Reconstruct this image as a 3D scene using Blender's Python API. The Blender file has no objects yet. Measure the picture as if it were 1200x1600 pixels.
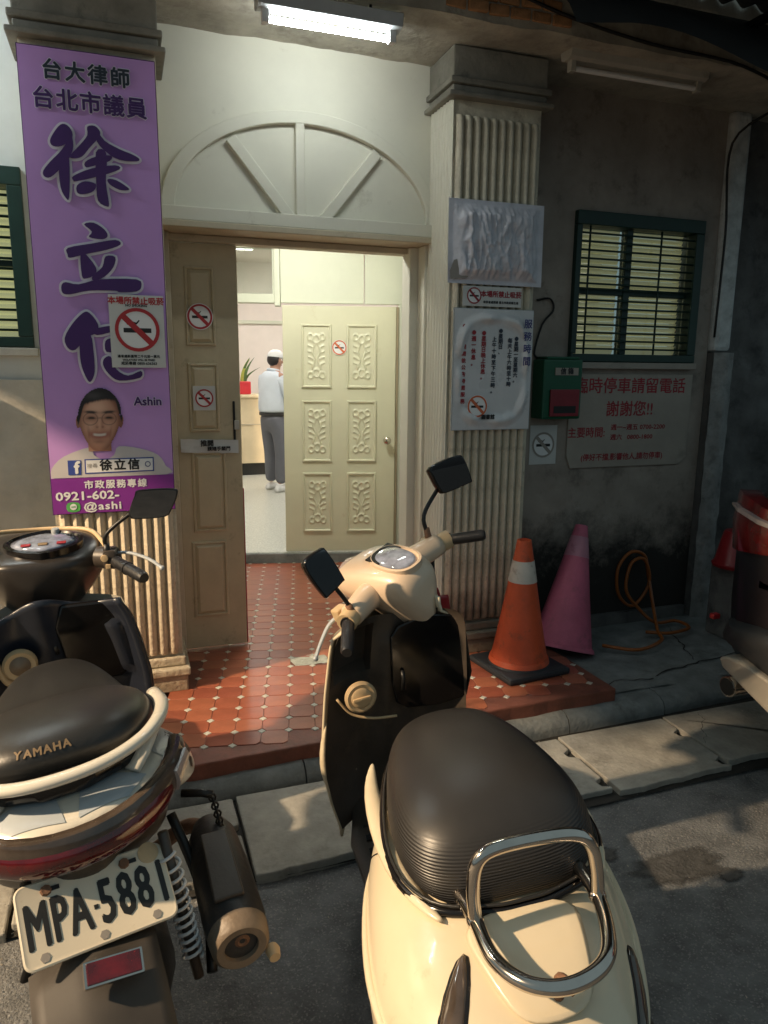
import bpy, bmesh, math, random
from mathutils import Vector, Matrix, noise
random.seed(11)
SC = bpy.context.scene
COL = SC.collection
PI = math.pi
R = math.radians

# ------------------------------------------------------------------ camera, world, lamps, exposure
cam = bpy.data.cameras.new('camera')
co = bpy.data.objects.new('camera', cam)
COL.objects.link(co)
cam.sensor_fit = 'VERTICAL'; cam.sensor_height = 36; cam.lens = 36*1142/1600
cam.clip_start = 0.05; cam.clip_end = 400
fw = Vector((0.32652699, 0.92509487, -0.19385462)); rt = Vector((0.94355435, -0.33108613, 0.00933626))
up = rt.cross(fw).normalized()
co.matrix_world = Matrix(((rt.x, up.x, -fw.x, 0), (rt.y, up.y, -fw.y, 0), (rt.z, up.z, -fw.z, 1.70), (0, 0, 0, 1)))
SC.camera = co

w = bpy.data.worlds.new('World'); SC.world = w; w.use_nodes = True
bg = w.node_tree.nodes['Background']
bg.inputs[0].default_value = (0.68, 0.92, 1.0, 1); bg.inputs[1].default_value = 0.26

LAMP_POS = Vector((-5.4, 1.6, 4.5))
LAMP_W = 3550
TUBE_STR = 66
ROOM_STR = 24

SC.view_settings.view_transform = 'Standard'
SC.view_settings.look = 'None'
SC.view_settings.exposure = 0
SC.view_settings.gamma = 1
SC.view_settings.use_curve_mapping = False
SC.render.engine = 'CYCLES'
SC.cycles.use_denoising = True
SC.cycles.max_bounces = 7
SC.cycles.sample_clamp_indirect = 6

# ------------------------------------------------------------------ materials
def mat(name, col, rough=.6, metal=0, var=.18, scale=6, bump=0, bscale=60, coat=0, dirt=None, dscale=3, damt=.5, spec=.5, trans=0, aniso=None):
    m = bpy.data.materials.new(name); m.use_nodes = True
    nt = m.node_tree; N = nt.nodes; L = nt.links
    b = N['Principled BSDF']
    b.inputs['Metallic'].default_value = metal
    b.inputs['Specular IOR Level'].default_value = spec
    b.inputs['Coat Weight'].default_value = coat
    b.inputs['Coat Roughness'].default_value = .08
    b.inputs['Transmission Weight'].default_value = trans
    tc = N.new('ShaderNodeTexCoord')
    n1 = N.new('ShaderNodeTexNoise'); n1.inputs['Scale'].default_value = scale; n1.inputs['Detail'].default_value = 6; n1.inputs['Roughness'].default_value = .65
    L.new(tc.outputs['Object'], n1.inputs['Vector'])
    mx = N.new('ShaderNodeMix'); mx.data_type = 'RGBA'
    c0 = [c*(1-var) for c in col]; c1 = [min(1, c*(1+var)) for c in col]
    mx.inputs[6].default_value = (*c0, 1); mx.inputs[7].default_value = (*c1, 1)
    rp = N.new('ShaderNodeMapRange'); rp.inputs[1].default_value = .3; rp.inputs[2].default_value = .7
    L.new(n1.outputs['Fac'], rp.inputs[0]); L.new(rp.outputs[0], mx.inputs[0])
    out = mx.outputs[2]
    if dirt:
        n2 = N.new('ShaderNodeTexNoise'); n2.inputs['Scale'].default_value = dscale; n2.inputs['Detail'].default_value = 9; n2.inputs['Roughness'].default_value = .72
        L.new(tc.outputs['Object'], n2.inputs['Vector'])
        r2 = N.new('ShaderNodeMapRange'); r2.inputs[1].default_value = .62-.2*damt; r2.inputs[2].default_value = .78-.15*damt; r2.inputs[4].default_value = .9
        L.new(n2.outputs['Fac'], r2.inputs[0])
        m2 = N.new('ShaderNodeMix'); m2.data_type = 'RGBA'
        L.new(r2.outputs[0], m2.inputs[0]); L.new(out, m2.inputs[6]); m2.inputs[7].default_value = (*dirt, 1)
        out = m2.outputs[2]
    L.new(out, b.inputs['Base Color'])
    rr = N.new('ShaderNodeMapRange'); rr.inputs[3].default_value = max(.02, rough*.8); rr.inputs[4].default_value = min(1, rough*1.2)
    L.new(n1.outputs['Fac'], rr.inputs[0]); L.new(rr.outputs[0], b.inputs['Roughness'])
    if bump:
        n3 = N.new('ShaderNodeTexNoise'); n3.inputs['Scale'].default_value = bscale; n3.inputs['Detail'].default_value = 5
        L.new(tc.outputs['Object'], n3.inputs['Vector'])
        bp = N.new('ShaderNodeBump'); bp.inputs['Strength'].default_value = bump; bp.inputs['Distance'].default_value = .01
        L.new(n3.outputs['Fac'], bp.inputs['Height']); L.new(bp.outputs[0], b.inputs['Normal'])
    return m

def emis(name, col, s):
    m = bpy.data.materials.new(name); m.use_nodes = True
    b = m.node_tree.nodes['Principled BSDF']
    b.inputs['Base Color'].default_value = (*[c*.8 for c in col], 1)
    b.inputs['Emission Color'].default_value = (*col, 1); b.inputs['Emission Strength'].default_value = s
    return m

def wall_mould(m, z0, z1, col, amt=1.0):
    """mould and damp growing up from the ground, broken up by noise"""
    nt = m.node_tree; N = nt.nodes; L = nt.links; b = N['Principled BSDF']
    src = b.inputs['Base Color'].links[0].from_socket
    g = N.new('ShaderNodeNewGeometry'); sx = N.new('ShaderNodeSeparateXYZ'); L.new(g.outputs['Position'], sx.inputs[0])
    n = N.new('ShaderNodeTexNoise'); n.inputs['Scale'].default_value = 4.5; n.inputs['Detail'].default_value = 10; n.inputs['Roughness'].default_value = .75
    L.new(g.outputs['Position'], n.inputs['Vector'])
    mr = N.new('ShaderNodeMapRange'); mr.inputs[1].default_value = z0; mr.inputs[2].default_value = z1; mr.inputs[3].default_value = 1; mr.inputs[4].default_value = 0
    L.new(sx.outputs['Z'], mr.inputs[0])
    ad = N.new('ShaderNodeMath'); ad.operation = 'ADD'; L.new(mr.outputs[0], ad.inputs[0]); L.new(n.outputs['Fac'], ad.inputs[1])
    r = N.new('ShaderNodeMapRange'); r.inputs[1].default_value = .95; r.inputs[2].default_value = 1.25; r.inputs[4].default_value = amt
    L.new(ad.outputs[0], r.inputs[0])
    mx = N.new('ShaderNodeMix'); mx.data_type = 'RGBA'; L.new(r.outputs[0], mx.inputs[0]); L.new(src, mx.inputs[6]); mx.inputs[7].default_value = (*col, 1)
    L.new(mx.outputs[2], b.inputs['Base Color'])

M = {}
M['cream_wall'] = mat('cream_wall', (.70, .68, .58), .75, var=.05, scale=3, bump=.08, bscale=14, dirt=(.45, .42, .33), dscale=5, damt=.05)
M['pillar'] = mat('pillar_paint', (.60, .54, .42), .6, var=.18, scale=12, bump=.5, bscale=40, dirt=(.20, .15, .10), dscale=9, damt=.38)
wall_mould(M['pillar'], .2, .75, (.10, .075, .05), .75)
M['pillar_l'] = mat('pillar_paint_left', (.60, .52, .39), .65, var=.22, scale=14, bump=.8, bscale=34, dirt=(.24, .17, .10), dscale=14, damt=.42)
wall_mould(M['pillar_l'], .1, .6, (.16, .11, .06), .6)
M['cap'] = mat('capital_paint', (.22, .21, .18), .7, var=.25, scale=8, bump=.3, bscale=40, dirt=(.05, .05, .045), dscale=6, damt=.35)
M['door_paint'] = mat('door_paint', (.53, .44, .29), .5, var=.10, scale=5, bump=.12, bscale=30, dirt=(.20, .16, .10), dscale=6, damt=.22)
M['door_recess'] = mat('door_recess_paint', (.40, .33, .22), .5, var=.12, bump=.1)  # duller brown paint, used on the hinge strip
M['frame'] = mat('frame_paint', (.52, .45, .33), .55, var=.1, bump=.1, dirt=(.25, .19, .12), dscale=7, damt=.2)
M['inner_door'] = mat('inner_door_paint', (.65, .635, .47), .45, var=.04, scale=3, bump=.05, bscale=20, dirt=(.50, .44, .26), dscale=5, damt=.1)
M['inner_wall'] = mat('inner_wall_paint', (.63, .65, .53), .6, var=.03)
M['room_wall'] = mat('room_wall_paint', (.80, .73, .68), .7, var=.03)
M['plaster'] = mat('rough_plaster', (.38, .35, .29), .9, var=.35, scale=4, bump=.7, bscale=18, dirt=(.14, .12, .10), dscale=5, damt=.35)
M['left_white'] = mat('left_white_paint', (.72, .75, .74), .6, var=.05, bump=.1, bscale=20)
M['left_lower'] = mat('left_lower_render', (.48, .45, .39), .9, var=.15, scale=5, bump=.6, bscale=22, dirt=(.22, .20, .17), dscale=4, damt=.3)
M['right_wall'] = mat('right_wall_render', (.32, .275, .235), .9, var=.22, scale=4, bump=.5, bscale=22, dirt=(.12, .10, .085), dscale=5, damt=.42)
wall_mould(M['right_wall'], .3, 1.25, (.03, .027, .024))
M['white_pipe'] = mat('white_pipe_paint', (.55, .57, .56), .7, var=.25, scale=12, bump=.4, bscale=40, dirt=(.15, .15, .14), dscale=9, damt=.3)
M['dark_concrete'] = mat('dark_concrete', (.13, .125, .12), .9, var=.35, scale=5, bump=.9, bscale=16, dirt=(.03, .03, .03), dscale=4, damt=.5)
M['green_frame'] = mat('green_window_paint', (.008, .035, .027), .45, var=.2, bump=.1)
M['glass'] = mat('window_glass', (.8, .9, .85), .03, var=.02, trans=1)
M['blind'] = mat('cream_blind', (.55, .52, .30), .7, var=.08)
M['room_glow'] = emis('slat_glow', (.80, .74, .42), .13)  # glow put into the slats for the lit room behind the window
M['room_glow_left'] = emis('slat_glow_left', (.85, .78, .42), .38)  # same stand-in glow, stronger, for the left window
M['terracotta'] = [mat('terracotta_tile_%s' % n, c, .30, var=.22, scale=7, bump=.06, bscale=50, dirt=(.10, .045, .03), dscale=6, damt=.12) for n, c in
    (('a', (.30, .085, .045)), ('b', (.26, .07, .04)), ('c', (.33, .105, .055)))]
M['terra_base'] = mat('terracotta_bed', (.17, .055, .035), .6, var=.3, scale=9, bump=.3, bscale=40, dirt=(.07, .035, .025), dscale=5, damt=.4)
M['white_tile'] = mat('white_dot_tile', (.50, .48, .41), .35, var=.3, scale=9)
M['patch'] = mat('cement_patch', (.36, .37, .32), .9, var=.3, scale=20, bump=.6)
M['asphalt'] = mat('asphalt', (.130, .132, .132), .85, var=.4, scale=9, bump=.9, bscale=110, dirt=(.055, .055, .056), dscale=2.2, damt=.3)
M['stain'] = mat('damp_stain', (.065, .062, .058), .6, var=.4, scale=20, bump=.6, bscale=90)
_m = M['stain']; _a = _m.node_tree.nodes.new('ShaderNodeVertexColor'); _a.layer_name = 'fade'
_n = _m.node_tree.nodes.new('ShaderNodeTexNoise'); _n.inputs['Scale'].default_value = 45; _n.inputs['Detail'].default_value = 6
_q = _m.node_tree.nodes.new('ShaderNodeMath'); _q.operation = 'MULTIPLY_ADD'; _q.inputs[1].default_value = 1.6; _m.node_tree.links.new(_a.outputs['Color'], _q.inputs[0])
_s = _m.node_tree.nodes.new('ShaderNodeMath'); _s.operation = 'SUBTRACT'; _m.node_tree.links.new(_n.outputs['Fac'], _s.inputs[0]); _s.inputs[1].default_value = .95
_m.node_tree.links.new(_s.outputs[0], _q.inputs[2]); _q.use_clamp = True
_m.node_tree.links.new(_q.outputs[0], _m.node_tree.nodes['Principled BSDF'].inputs['Alpha'])
M['grit'] = mat('grit', (.32, .29, .24), .9, var=.5, scale=5)
def aggregate(m, scale, col, amt):
    nt = m.node_tree; N = nt.nodes; L = nt.links; b = N['Principled BSDF']; src = b.inputs['Base Color'].links[0].from_socket
    tc = N.new('ShaderNodeTexCoord'); v = N.new('ShaderNodeTexVoronoi'); v.inputs['Scale'].default_value = scale; L.new(tc.outputs['Object'], v.inputs['Vector'])
    sp = N.new('ShaderNodeSeparateColor'); L.new(v.outputs['Color'], sp.inputs[0])
    r = N.new('ShaderNodeMapRange'); r.inputs[1].default_value = .80; r.inputs[2].default_value = .98; r.inputs[4].default_value = amt; L.new(sp.outputs[0], r.inputs[0])
    mx = N.new('ShaderNodeMix'); mx.data_type = 'RGBA'; L.new(r.outputs[0], mx.inputs[0]); L.new(src, mx.inputs[6]); mx.inputs[7].default_value = (*col, 1)
    L.new(mx.outputs[2], b.inputs['Base Color'])
aggregate(M['asphalt'], 210, (.30, .29, .27), .55)
M['slab'] = mat('concrete_slab', (.30, .285, .25), .85, var=.25, scale=9, bump=.5, bscale=45, dirt=(.12, .11, .095), dscale=4, damt=.32)
M['curb'] = mat('curb_stone', (.19, .20, .195), .8, var=.3, scale=8, bump=.5, bscale=40, dirt=(.08, .08, .075), dscale=5, damt=.35)
M['hole'] = mat('hole_dirt', (.02, .018, .015), .95)
M['terrazzo'] = mat('terrazzo', (.46, .47, .42), .35, var=.35, scale=70)
M['black_base'] = mat('black_base', (.02, .02, .02), .5)
M['counter'] = mat('counter_wood', (.72, .60, .40), .45, var=.08, scale=4)
M['red_pot'] = mat('red_pot', (.55, .03, .04), .4)
M['leaf'] = mat('plant_leaf', (.06, .12, .025), .5, var=.5, scale=8)
M['leaf_y'] = mat('plant_leaf_yellow', (.30, .32, .05), .5, var=.3, scale=8)
M['tarp'] = mat('awning_sheet', (.08, .085, .09), .6, var=.3, bump=.2)
M['metal_grey'] = mat('lamp_housing_grey', (.42, .45, .47), .45, var=.1, metal=.2)
M['lamp_white'] = mat('lamp_housing_white', (.42, .40, .35), .5, var=.15, dirt=(.2, .18, .14), dscale=8, damt=.2)
M['tube'] = emis('lit_tube', (.93, 1.0, .97), TUBE_STR)
M['tube_left'] = emis('lit_tube_left', (.90, 1.0, 1.0), 130)
M['panel_lit'] = emis('lit_panel', (1.0, .97, .90), ROOM_STR)
M['passage_lit'] = emis('passage_lamp', (1.0, 1.0, .92), 70)
M['post_base'] = mat('post_base_render', (.27, .27, .26), .9, var=.4, scale=14, bump=.9, bscale=26, dirt=(.06, .06, .06), dscale=7, damt=.5)
M['dark_metal'] = mat('dark_metal', (.03, .03, .03), .4, metal=.6)
M['cable'] = mat('black_cable', (.012, .012, .012), .6)
M['brick'] = mat('brick', (.36, .19, .09), .9, var=.4, scale=14, bump=.6, bscale=40)
# print
M['violet'] = mat('banner_violet', (.54, .30, .68), .42, var=.05, scale=2, bump=.03, bscale=4)
M['violet_dk'] = mat('banner_deep_violet', (.22, .03, .28), .42, var=.04)
M['ink_violet'] = mat('ink_violet', (.055, .012, .12), .45, var=.05)
M['outline'] = mat('outline_lavender', (.74, .70, .80), .45, var=.03)
M['ink_dark'] = mat('ink_dark', (.02, .03, .05), .5, var=.05)
M['ink_black'] = mat('ink_black', (.012, .012, .012), .5, var=.05)
M['ink_red'] = mat('ink_red', (.42, .025, .03), .5, var=.1)
M['ink_darkred'] = mat('ink_dark_red', (.30, .02, .03), .6, var=.15)
M['ink_navy'] = mat('ink_navy', (.03, .03, .16), .5)
M['print_white'] = mat('print_white', (.80, .80, .80), .5, var=.04)
M['paper'] = mat('paper_white', (.60, .60, .58), .5, var=.05, bump=.04, bscale=8)
M['skin_print'] = mat('print_skin', (.42, .22, .14), .5, var=.08, scale=14)
M['hair_print'] = mat('print_hair', (.012, .01, .012), .5)
M['lip_print'] = mat('print_lip', (.30, .10, .08), .5)
M['shirt_print'] = mat('print_shirt', (.58, .55, .55), .5, var=.05)
M['blue_print'] = mat('print_blue', (.04, .07, .30), .5)
M['green_print'] = mat('print_green', (.10, .42, .10), .5)
M['orange_print'] = mat('print_orange', (.62, .14, .05), .5)
M['faded'] = mat('faded_print', (.30, .27, .24), .7, var=.1)
M['silver_sheet'] = mat('silver_sheet', (.56, .56, .62), .34, var=.15, scale=12, bump=.2, bscale=60)
M['plastic_film'] = mat('plastic_film', (.62, .62, .63), .28, var=.06, bump=.05, bscale=12)
M['white_board'] = mat('red_sign_board', (.34, .30, .255), .6, var=.1, dirt=(.2, .18, .15), dscale=4, damt=.25)
M['mail_green'] = mat('letter_box_green', (.008, .09, .045), .45, var=.15)
M['mail_red'] = mat('letter_box_red', (.22, .02, .03), .45, var=.15)
# cones, hose
M['cone_orange'] = mat('cone_orange', (.62, .10, .035), .5, var=.15, scale=7, bump=.12, dirt=(.20, .07, .04), dscale=9, damt=.36)
M['cone_pink'] = mat('cone_pink', (.52, .12, .20), .6, var=.16, scale=6, bump=.12, dirt=(.26, .09, .12), dscale=8, damt=.38)
M['cone_band'] = mat('cone_band', (.62, .58, .52), .4, var=.12, dirt=(.25, .18, .14), dscale=22, damt=.35)
M['cone_band_pink'] = mat('cone_band_pink', (.46, .20, .27), .4, var=.15, dirt=(.3, .1, .15), dscale=18, damt=.3)
M['rubber'] = mat('rubber', (.022, .026, .032), .65, var=.2, bump=.1)
M['hose'] = mat('hose_orange', (.30, .085, .014), .4, var=.15)
# scooters
M['cream_paint'] = mat('cream_paint', (.70, .60, .43), .30, var=.04, scale=5, coat=.5, dirt=(.50, .40, .25), dscale=9, damt=.12)
M['cream_head'] = mat('cream_head_paint', (.68, .53, .39), .36, var=.03, scale=3, coat=.35)
M['seat_black'] = mat('seat_vinyl', (.022, .021, .020), .38, var=.15, scale=5, bump=.04, bscale=200)
M['inner_black'] = mat('inner_black_plastic', (.060, .047, .037), .40, var=.35, scale=5, bump=.06, bscale=120, dirt=(.13, .095, .065), dscale=4, damt=.45)
M['gloss_black'] = mat('gloss_black', (.008, .007, .007), .16, var=.1)
M['grip'] = mat('grip_rubber', (.014, .014, .016), .42, var=.1, bump=.15, bscale=260)
M['chrome'] = mat('chrome', (.62, .56, .50), .13, metal=1, var=.1, scale=20)
M['mirror'] = mat('mirror_glass', (.22, .22, .23), .03, metal=1, var=.02)
M['dash_glass'] = mat('dash_glass', (.26, .29, .38), .07, var=.5, scale=24, coat=1)
M['beige_plastic'] = mat('beige_plastic', (.58, .42, .24), .5, var=.12, bump=.1)
M['smoke_lens'] = mat('smoky_lens', (.075, .055, .042), .12, var=.35, scale=14, coat=1)
M['red_lens'] = mat('red_lens', (.095, .003, .005), .1, var=.55, scale=18, coat=1)
M['red_gloss'] = mat('red_gloss', (.26, .008, .012), .35, var=.15)
M['tail_white'] = mat('tail_white', (.68, .64, .55), .28, var=.04, coat=.5)
M['tail_grey'] = mat('tail_blue_grey', (.42, .46, .49), .32, var=.05, coat=.4)
M['navy'] = mat('navy_plastic', (.018, .022, .034), .3, var=.2, scale=4)
M['bronze'] = mat('bronze_cover', (.034, .029, .026), .30, var=.2, scale=4)
M['plate'] = mat('plate_white', (.68, .61, .48), .45, var=.05, dirt=(.35, .28, .18), dscale=12, damt=.12)
M['spring'] = mat('spring_white', (.66, .66, .66), .35)
M['muffler'] = mat('muffler_black', (.032, .030, .029), .45, var=.3, bump=.15)
M['muffler_tan'] = mat('muffler_cap', (.20, .15, .105), .5, var=.25, bump=.2)
M['rust'] = mat('rusty_metal', (.20, .10, .055), .7, var=.35, scale=14, bump=.4)
M['tyre'] = mat('tyre', (.018, .018, .018), .8, bump=.3)
M['fender_brown'] = mat('dusty_fender', (.045, .038, .032), .6, var=.3)
M['gold_ink'] = mat('gold_lettering', (.24, .165, .09), .45, var=.15)
# car
M['car_paint'] = mat('car_paint_dark', (.008, .010, .014), .42, var=.1, coat=.25, spec=.3)
M['car_glass'] = mat('car_glass', (.02, .024, .028), .05, var=.1, coat=1)
M['car_plastic'] = mat('car_black_plastic', (.02, .022, .025), .55, var=.1)
M['car_skid'] = mat('car_skid_plate', (.36, .33, .28), .4, var=.1, metal=.3)
M['car_red'] = mat('car_red_lens', (.13, .003, .004), .15, var=.4, scale=20, coat=1)
M['car_clear'] = mat('car_clear_lens', (.40, .33, .31), .15, coat=1)
# person
M['skin'] = mat('skin', (.42, .24, .17), .5, var=.05)
M['shirt'] = mat('pale_shirt', (.62, .68, .76), .8, var=.05, bump=.25, bscale=14)
M['trousers'] = mat('grey_trousers', (.13, .135, .16), .85, var=.1, bump=.3, bscale=12)
M['white_cloth'] = mat('white_cloth', (.75, .76, .76), .7, var=.03)

# grooved vinyl on the cream scooter's seat: fine horizontal ribs
def add_ribs(m, axis='Z', scale=230, strength=.5):
    nt = m.node_tree; N = nt.nodes; L = nt.links; b = N['Principled BSDF']
    tc = N.new('ShaderNodeTexCoord'); wv = N.new('ShaderNodeTexWave'); wv.bands_direction = axis
    wv.inputs['Scale'].default_value = scale/20; wv.inputs['Distortion'].default_value = .3
    L.new(tc.outputs['Object'], wv.inputs['Vector'])
    bp = N.new('ShaderNodeBump'); bp.inputs['Distance'].default_value = .004
    sx = N.new('ShaderNodeSeparateXYZ'); L.new(tc.outputs['Normal'], sx.inputs[0])
    mr = N.new('ShaderNodeMapRange'); mr.inputs[1].default_value = .45; mr.inputs[2].default_value = .80; mr.inputs[3].default_value = strength; mr.inputs[4].default_value = 0
    L.new(sx.outputs['Z'], mr.inputs[0]); L.new(mr.outputs[0], bp.inputs['Strength'])
    L.new(wv.outputs['Fac'], bp.inputs['Height']); L.new(bp.outputs[0], b.inputs['Normal'])
M['seat_ribbed'] = mat('seat_ribbed_vinyl', (.024, .022, .021), .40, var=.12, scale=5)
add_ribs(M['seat_ribbed'], 'Z', 1300, .45)

# ------------------------------------------------------------------ mesh helpers
WM = {}
def crm(pts, n=6, closed=False):
    P = [Vector(p) for p in pts]; out = []
    N_ = len(P)
    rng = range(N_) if closed else range(N_-1)
    for i in rng:
        p0 = P[i-1] if (closed or i > 0) else P[0]*2-P[1]
        p1 = P[i]; p2 = P[(i+1) % N_]
        p3 = P[(i+2) % N_] if (closed or i+2 < N_) else P[-1]*2-P[-2]
        for k in range(n):
            t = k/n
            out.append(.5*((2*p1)+(p2-p0)*t+(2*p0-5*p1+4*p2-p3)*t*t+(3*p1-p0-3*p2+p3)*t**3))
    if not closed: out.append(P[-1])
    return out

class MB:
    def __init__(s): s.bm = bmesh.new()
    def v(s, *ps): return [s.bm.verts.new(p) for p in ps]
    def f(s, vs):
        try: return s.bm.faces.new(vs)
        except ValueError: return None
    def box(s, x0, x1, y0, y1, z0, z1, T=None, bev=0):
        c = [Vector((x, y, z)) for z in (z0, z1) for y in (y0, y1) for x in (x0, x1)]
        if T: c = [T @ p for p in c]
        v = s.v(*c); fs = []
        for q in ((0, 2, 3, 1), (4, 5, 7, 6), (0, 1, 5, 4), (2, 6, 7, 3), (0, 4, 6, 2), (1, 3, 7, 5)): fs.append(s.f([v[i] for i in q]))
        if bev:
            es = list({e for f in fs for e in f.edges})
            bmesh.ops.bevel(s.bm, geom=es, offset=bev, segments=2, affect='EDGES', profile=.6)
        return s
    def ring(s, pts): return s.v(*pts)
    def loft(s, rings, cap=True, closed=True):
        rs = [s.v(*[Vector(p) for p in r]) for r in rings]
        for a, b in zip(rs, rs[1:]):
            n = len(a)
            for i in range(n if closed else n-1):
                j = (i+1) % n
                s.f([a[i], a[j], b[j], b[i]])
        if cap and closed:
            s.f(rs[0][::-1]); s.f(rs[-1])
        return s
    def tube(s, pts, r, n=8, closed=False, flat=1.0, upv=None):
        P = [Vector(p) for p in pts]; m = len(P); rr = r if callable(r) else (lambda t: r)
        rings = []; prev = None
        for i in range(m):
            a = P[i-1] if (i > 0 or closed) else P[i]; b = P[(i+1) % m] if (i < m-1 or closed) else P[i]
            t = (b-a)
            if t.length < 1e-9: t = Vector((0, 0, 1))
            t.normalize()
            if prev is None:
                u = Vector(upv) if upv else (Vector((0, 0, 1)) if abs(t.z) < .9 else Vector((1, 0, 0)))
            else: u = prev
            u = (u-t*u.dot(t)).normalized(); q = t.cross(u); prev = u
            rad = rr(i/(m-1) if m > 1 else 0)
            rings.append([P[i]+(q*math.cos(k*2*PI/n)+u*math.sin(k*2*PI/n)*flat)*rad for k in range(n)])
        if closed: rings.append(rings[0]); return s.loft(rings, cap=False)
        return s.loft(rings)
    def cyl(s, p0, p1, r0, r1=None, n=12):
        r1 = r0 if r1 is None else r1
        return s.tube([p0, p1], lambda t: r0+(r1-r0)*t, n)
    def lathe(s, prof, n=24, T=None):
        rings = []
        for r, z in prof:
            ring = [Vector((max(r, 1e-4)*math.cos(k*2*PI/n), max(r, 1e-4)*math.sin(k*2*PI/n), z)) for k in range(n)]
            rings.append([T @ p for p in ring] if T else ring)
        return s.loft(rings)
    def prism(s, pts, d):
        """pts: 3d loop, d: vector of thickness"""
        d = Vector(d); a = [Vector(p) for p in pts]
        return s.loft([a, [p+d for p in a]])
    def poly(s, pts): s.f(s.v(*[Vector(p) for p in pts])); return s
    def grid(s, fn, nu, nv, thick=None):
        g = [[s.bm.verts.new(fn(i/nu, j/nv)) for i in range(nu+1)] for j in range(nv+1)]
        for j in range(nv):
            for i in range(nu): s.f([g[j][i], g[j][i+1], g[j+1][i+1], g[j+1][i]])
        return s
    def ball(s, c, r, n=10, sc=(1, 1, 1), T=None):
        rings = []
        for i in range(1, n):
            a = PI*i/n
            ring = [Vector((c[0]+r*sc[0]*math.sin(a)*math.cos(k*PI/n), c[1]+r*sc[1]*math.sin(a)*math.sin(k*PI/n), c[2]-r*sc[2]*math.cos(a))) for k in range(2*n)]
            rings.append([T @ p for p in ring] if T else ring)
        return s.loft(rings)
    def mesh(s, name, m, smooth=None, xf=None):
        if xf is not None: bmesh.ops.transform(s.bm, matrix=xf, verts=s.bm.verts)
        bmesh.ops.recalc_face_normals(s.bm, faces=s.bm.faces)
        me = bpy.data.meshes.new(name); s.bm.to_mesh(me); s.bm.free()
        me.materials.append(m)
        if smooth:
            me.shade_smooth()
            if smooth is not True: me.set_sharp_from_angle(angle=R(smooth))
        return me
    def build(s, name, m, parent=None, smooth=None, xf=None, sub=0, bevel=0, label=None):
        X = xf if xf is not None else None
        if parent is not None and parent.name in WM and WM[parent.name] is not None:
            X = WM[parent.name].inverted() @ (X if X is not None else Matrix())
        me = s.mesh(name, m, smooth, X)
        return link(name, me, parent, sub, bevel, label)

def link(name, me, parent=None, sub=0, bevel=0, label=None):
    o = bpy.data.objects.new(name, me); COL.objects.link(o)
    if parent is not None:
        o.parent = parent; WM[o.name] = WM.get(parent.name)
    if bevel:
        b = o.modifiers.new('bevel', 'BEVEL'); b.width = bevel; b.segments = 2; b.limit_method = 'ANGLE'; b.angle_limit = R(40)
    if sub:
        b = o.modifiers.new('subdivision', 'SUBSURF'); b.levels = sub; b.render_levels = sub
    if label: o['label'] = label
    return o

def thing(name, label, cat, loc=(0, 0, 0), group=None, mw=None):
    """an Empty at the base of a thing; parts given in world coordinates unless mw is set (then local)"""
    o = bpy.data.objects.new(name, None); COL.objects.link(o); o.empty_display_size = .1
    if mw is not None:
        o.matrix_world = mw; WM[o.name] = None
    else:
        o.location = loc; WM[o.name] = Matrix.Translation(Vector(loc))
    tag(o, label, cat, group)
    return o
def tag(o, label, cat, group=None):
    o['label'] = label; o['category'] = cat
    if group: o['group'] = group
    return o
def struct(o): o['kind'] = 'structure'; return o
def stuff(o): o['kind'] = 'stuff'; return o
def setting(name, loc=(0, 0, 0)):
    o = bpy.data.objects.new(name, None); COL.objects.link(o); o.location = loc; WM[o.name] = Matrix.Translation(Vector(loc)); o['kind'] = 'structure'; return o
def inst(name, me, parent, T):
    """one more piece sharing mesh data; T in world (or local when the thing is local)"""
    o = bpy.data.objects.new(name, me); COL.objects.link(o); o.parent = parent
    w_ = WM.get(parent.name); o.matrix_local = (w_.inverted() @ T) if w_ is not None else T
    WM[o.name] = w_
    return o

FACE = Matrix(((1, 0, 0, 0), (0, 0, -1, 0), (0, 1, 0, 0), (0, 0, 0, 1)))    # text plane XY -> wall plane XZ facing -Y
def text(name, body, size, m, parent, x, z, y, sx=1, align='CENTER', bold=0, T=None, spacing=1, ext=0, line=1, fitw=None):
    cu = bpy.data.curves.new(name, 'FONT'); cu.body = body; cu.size = size; cu.align_x = align; cu.align_y = 'CENTER'
    cu.extrude = ext; cu.resolution_u = 2; cu.space_character = spacing; cu.space_line = line
    t = bpy.data.objects.new('tmp', cu); COL.objects.link(t)
    bpy.context.view_layer.update()
    me = bpy.data.meshes.new_from_object(t.evaluated_get(bpy.context.evaluated_depsgraph_get()))
    bpy.data.objects.remove(t); bpy.data.curves.remove(cu)
    if fitw:
        xs_ = [v.co.x for v in me.vertices]; sx = fitw/(max(xs_)-min(xs_)); me.transform(Matrix.Translation((-(max(xs_)+min(xs_))/2, 0, 0)))
    if bold:
        bm_ = bmesh.new(); bm_.from_mesh(me)
        for k_, (ox, oy) in enumerate(((1, 0), (-1, 0), (0, 1), (0, -1), (.7, .7), (-.7, -.7))):
            m2 = me.copy(); m2.transform(Matrix.Translation((ox*bold/max(.3, sx), oy*bold, -.00006*(k_+1)))); bm_.from_mesh(m2); bpy.data.meshes.remove(m2)
        bm_.to_mesh(me); bm_.free()
    base = T if T is not None else Matrix.Translation((x, y, z)) @ FACE
    X = base @ Matrix.Diagonal((sx, 1, 1, 1))
    if parent is not None and WM.get(parent.name) is not None: X = WM[parent.name].inverted() @ X
    me.transform(X); me.materials.clear(); me.materials.append(m); me.name = name
    return link(name, me, parent)

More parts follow.
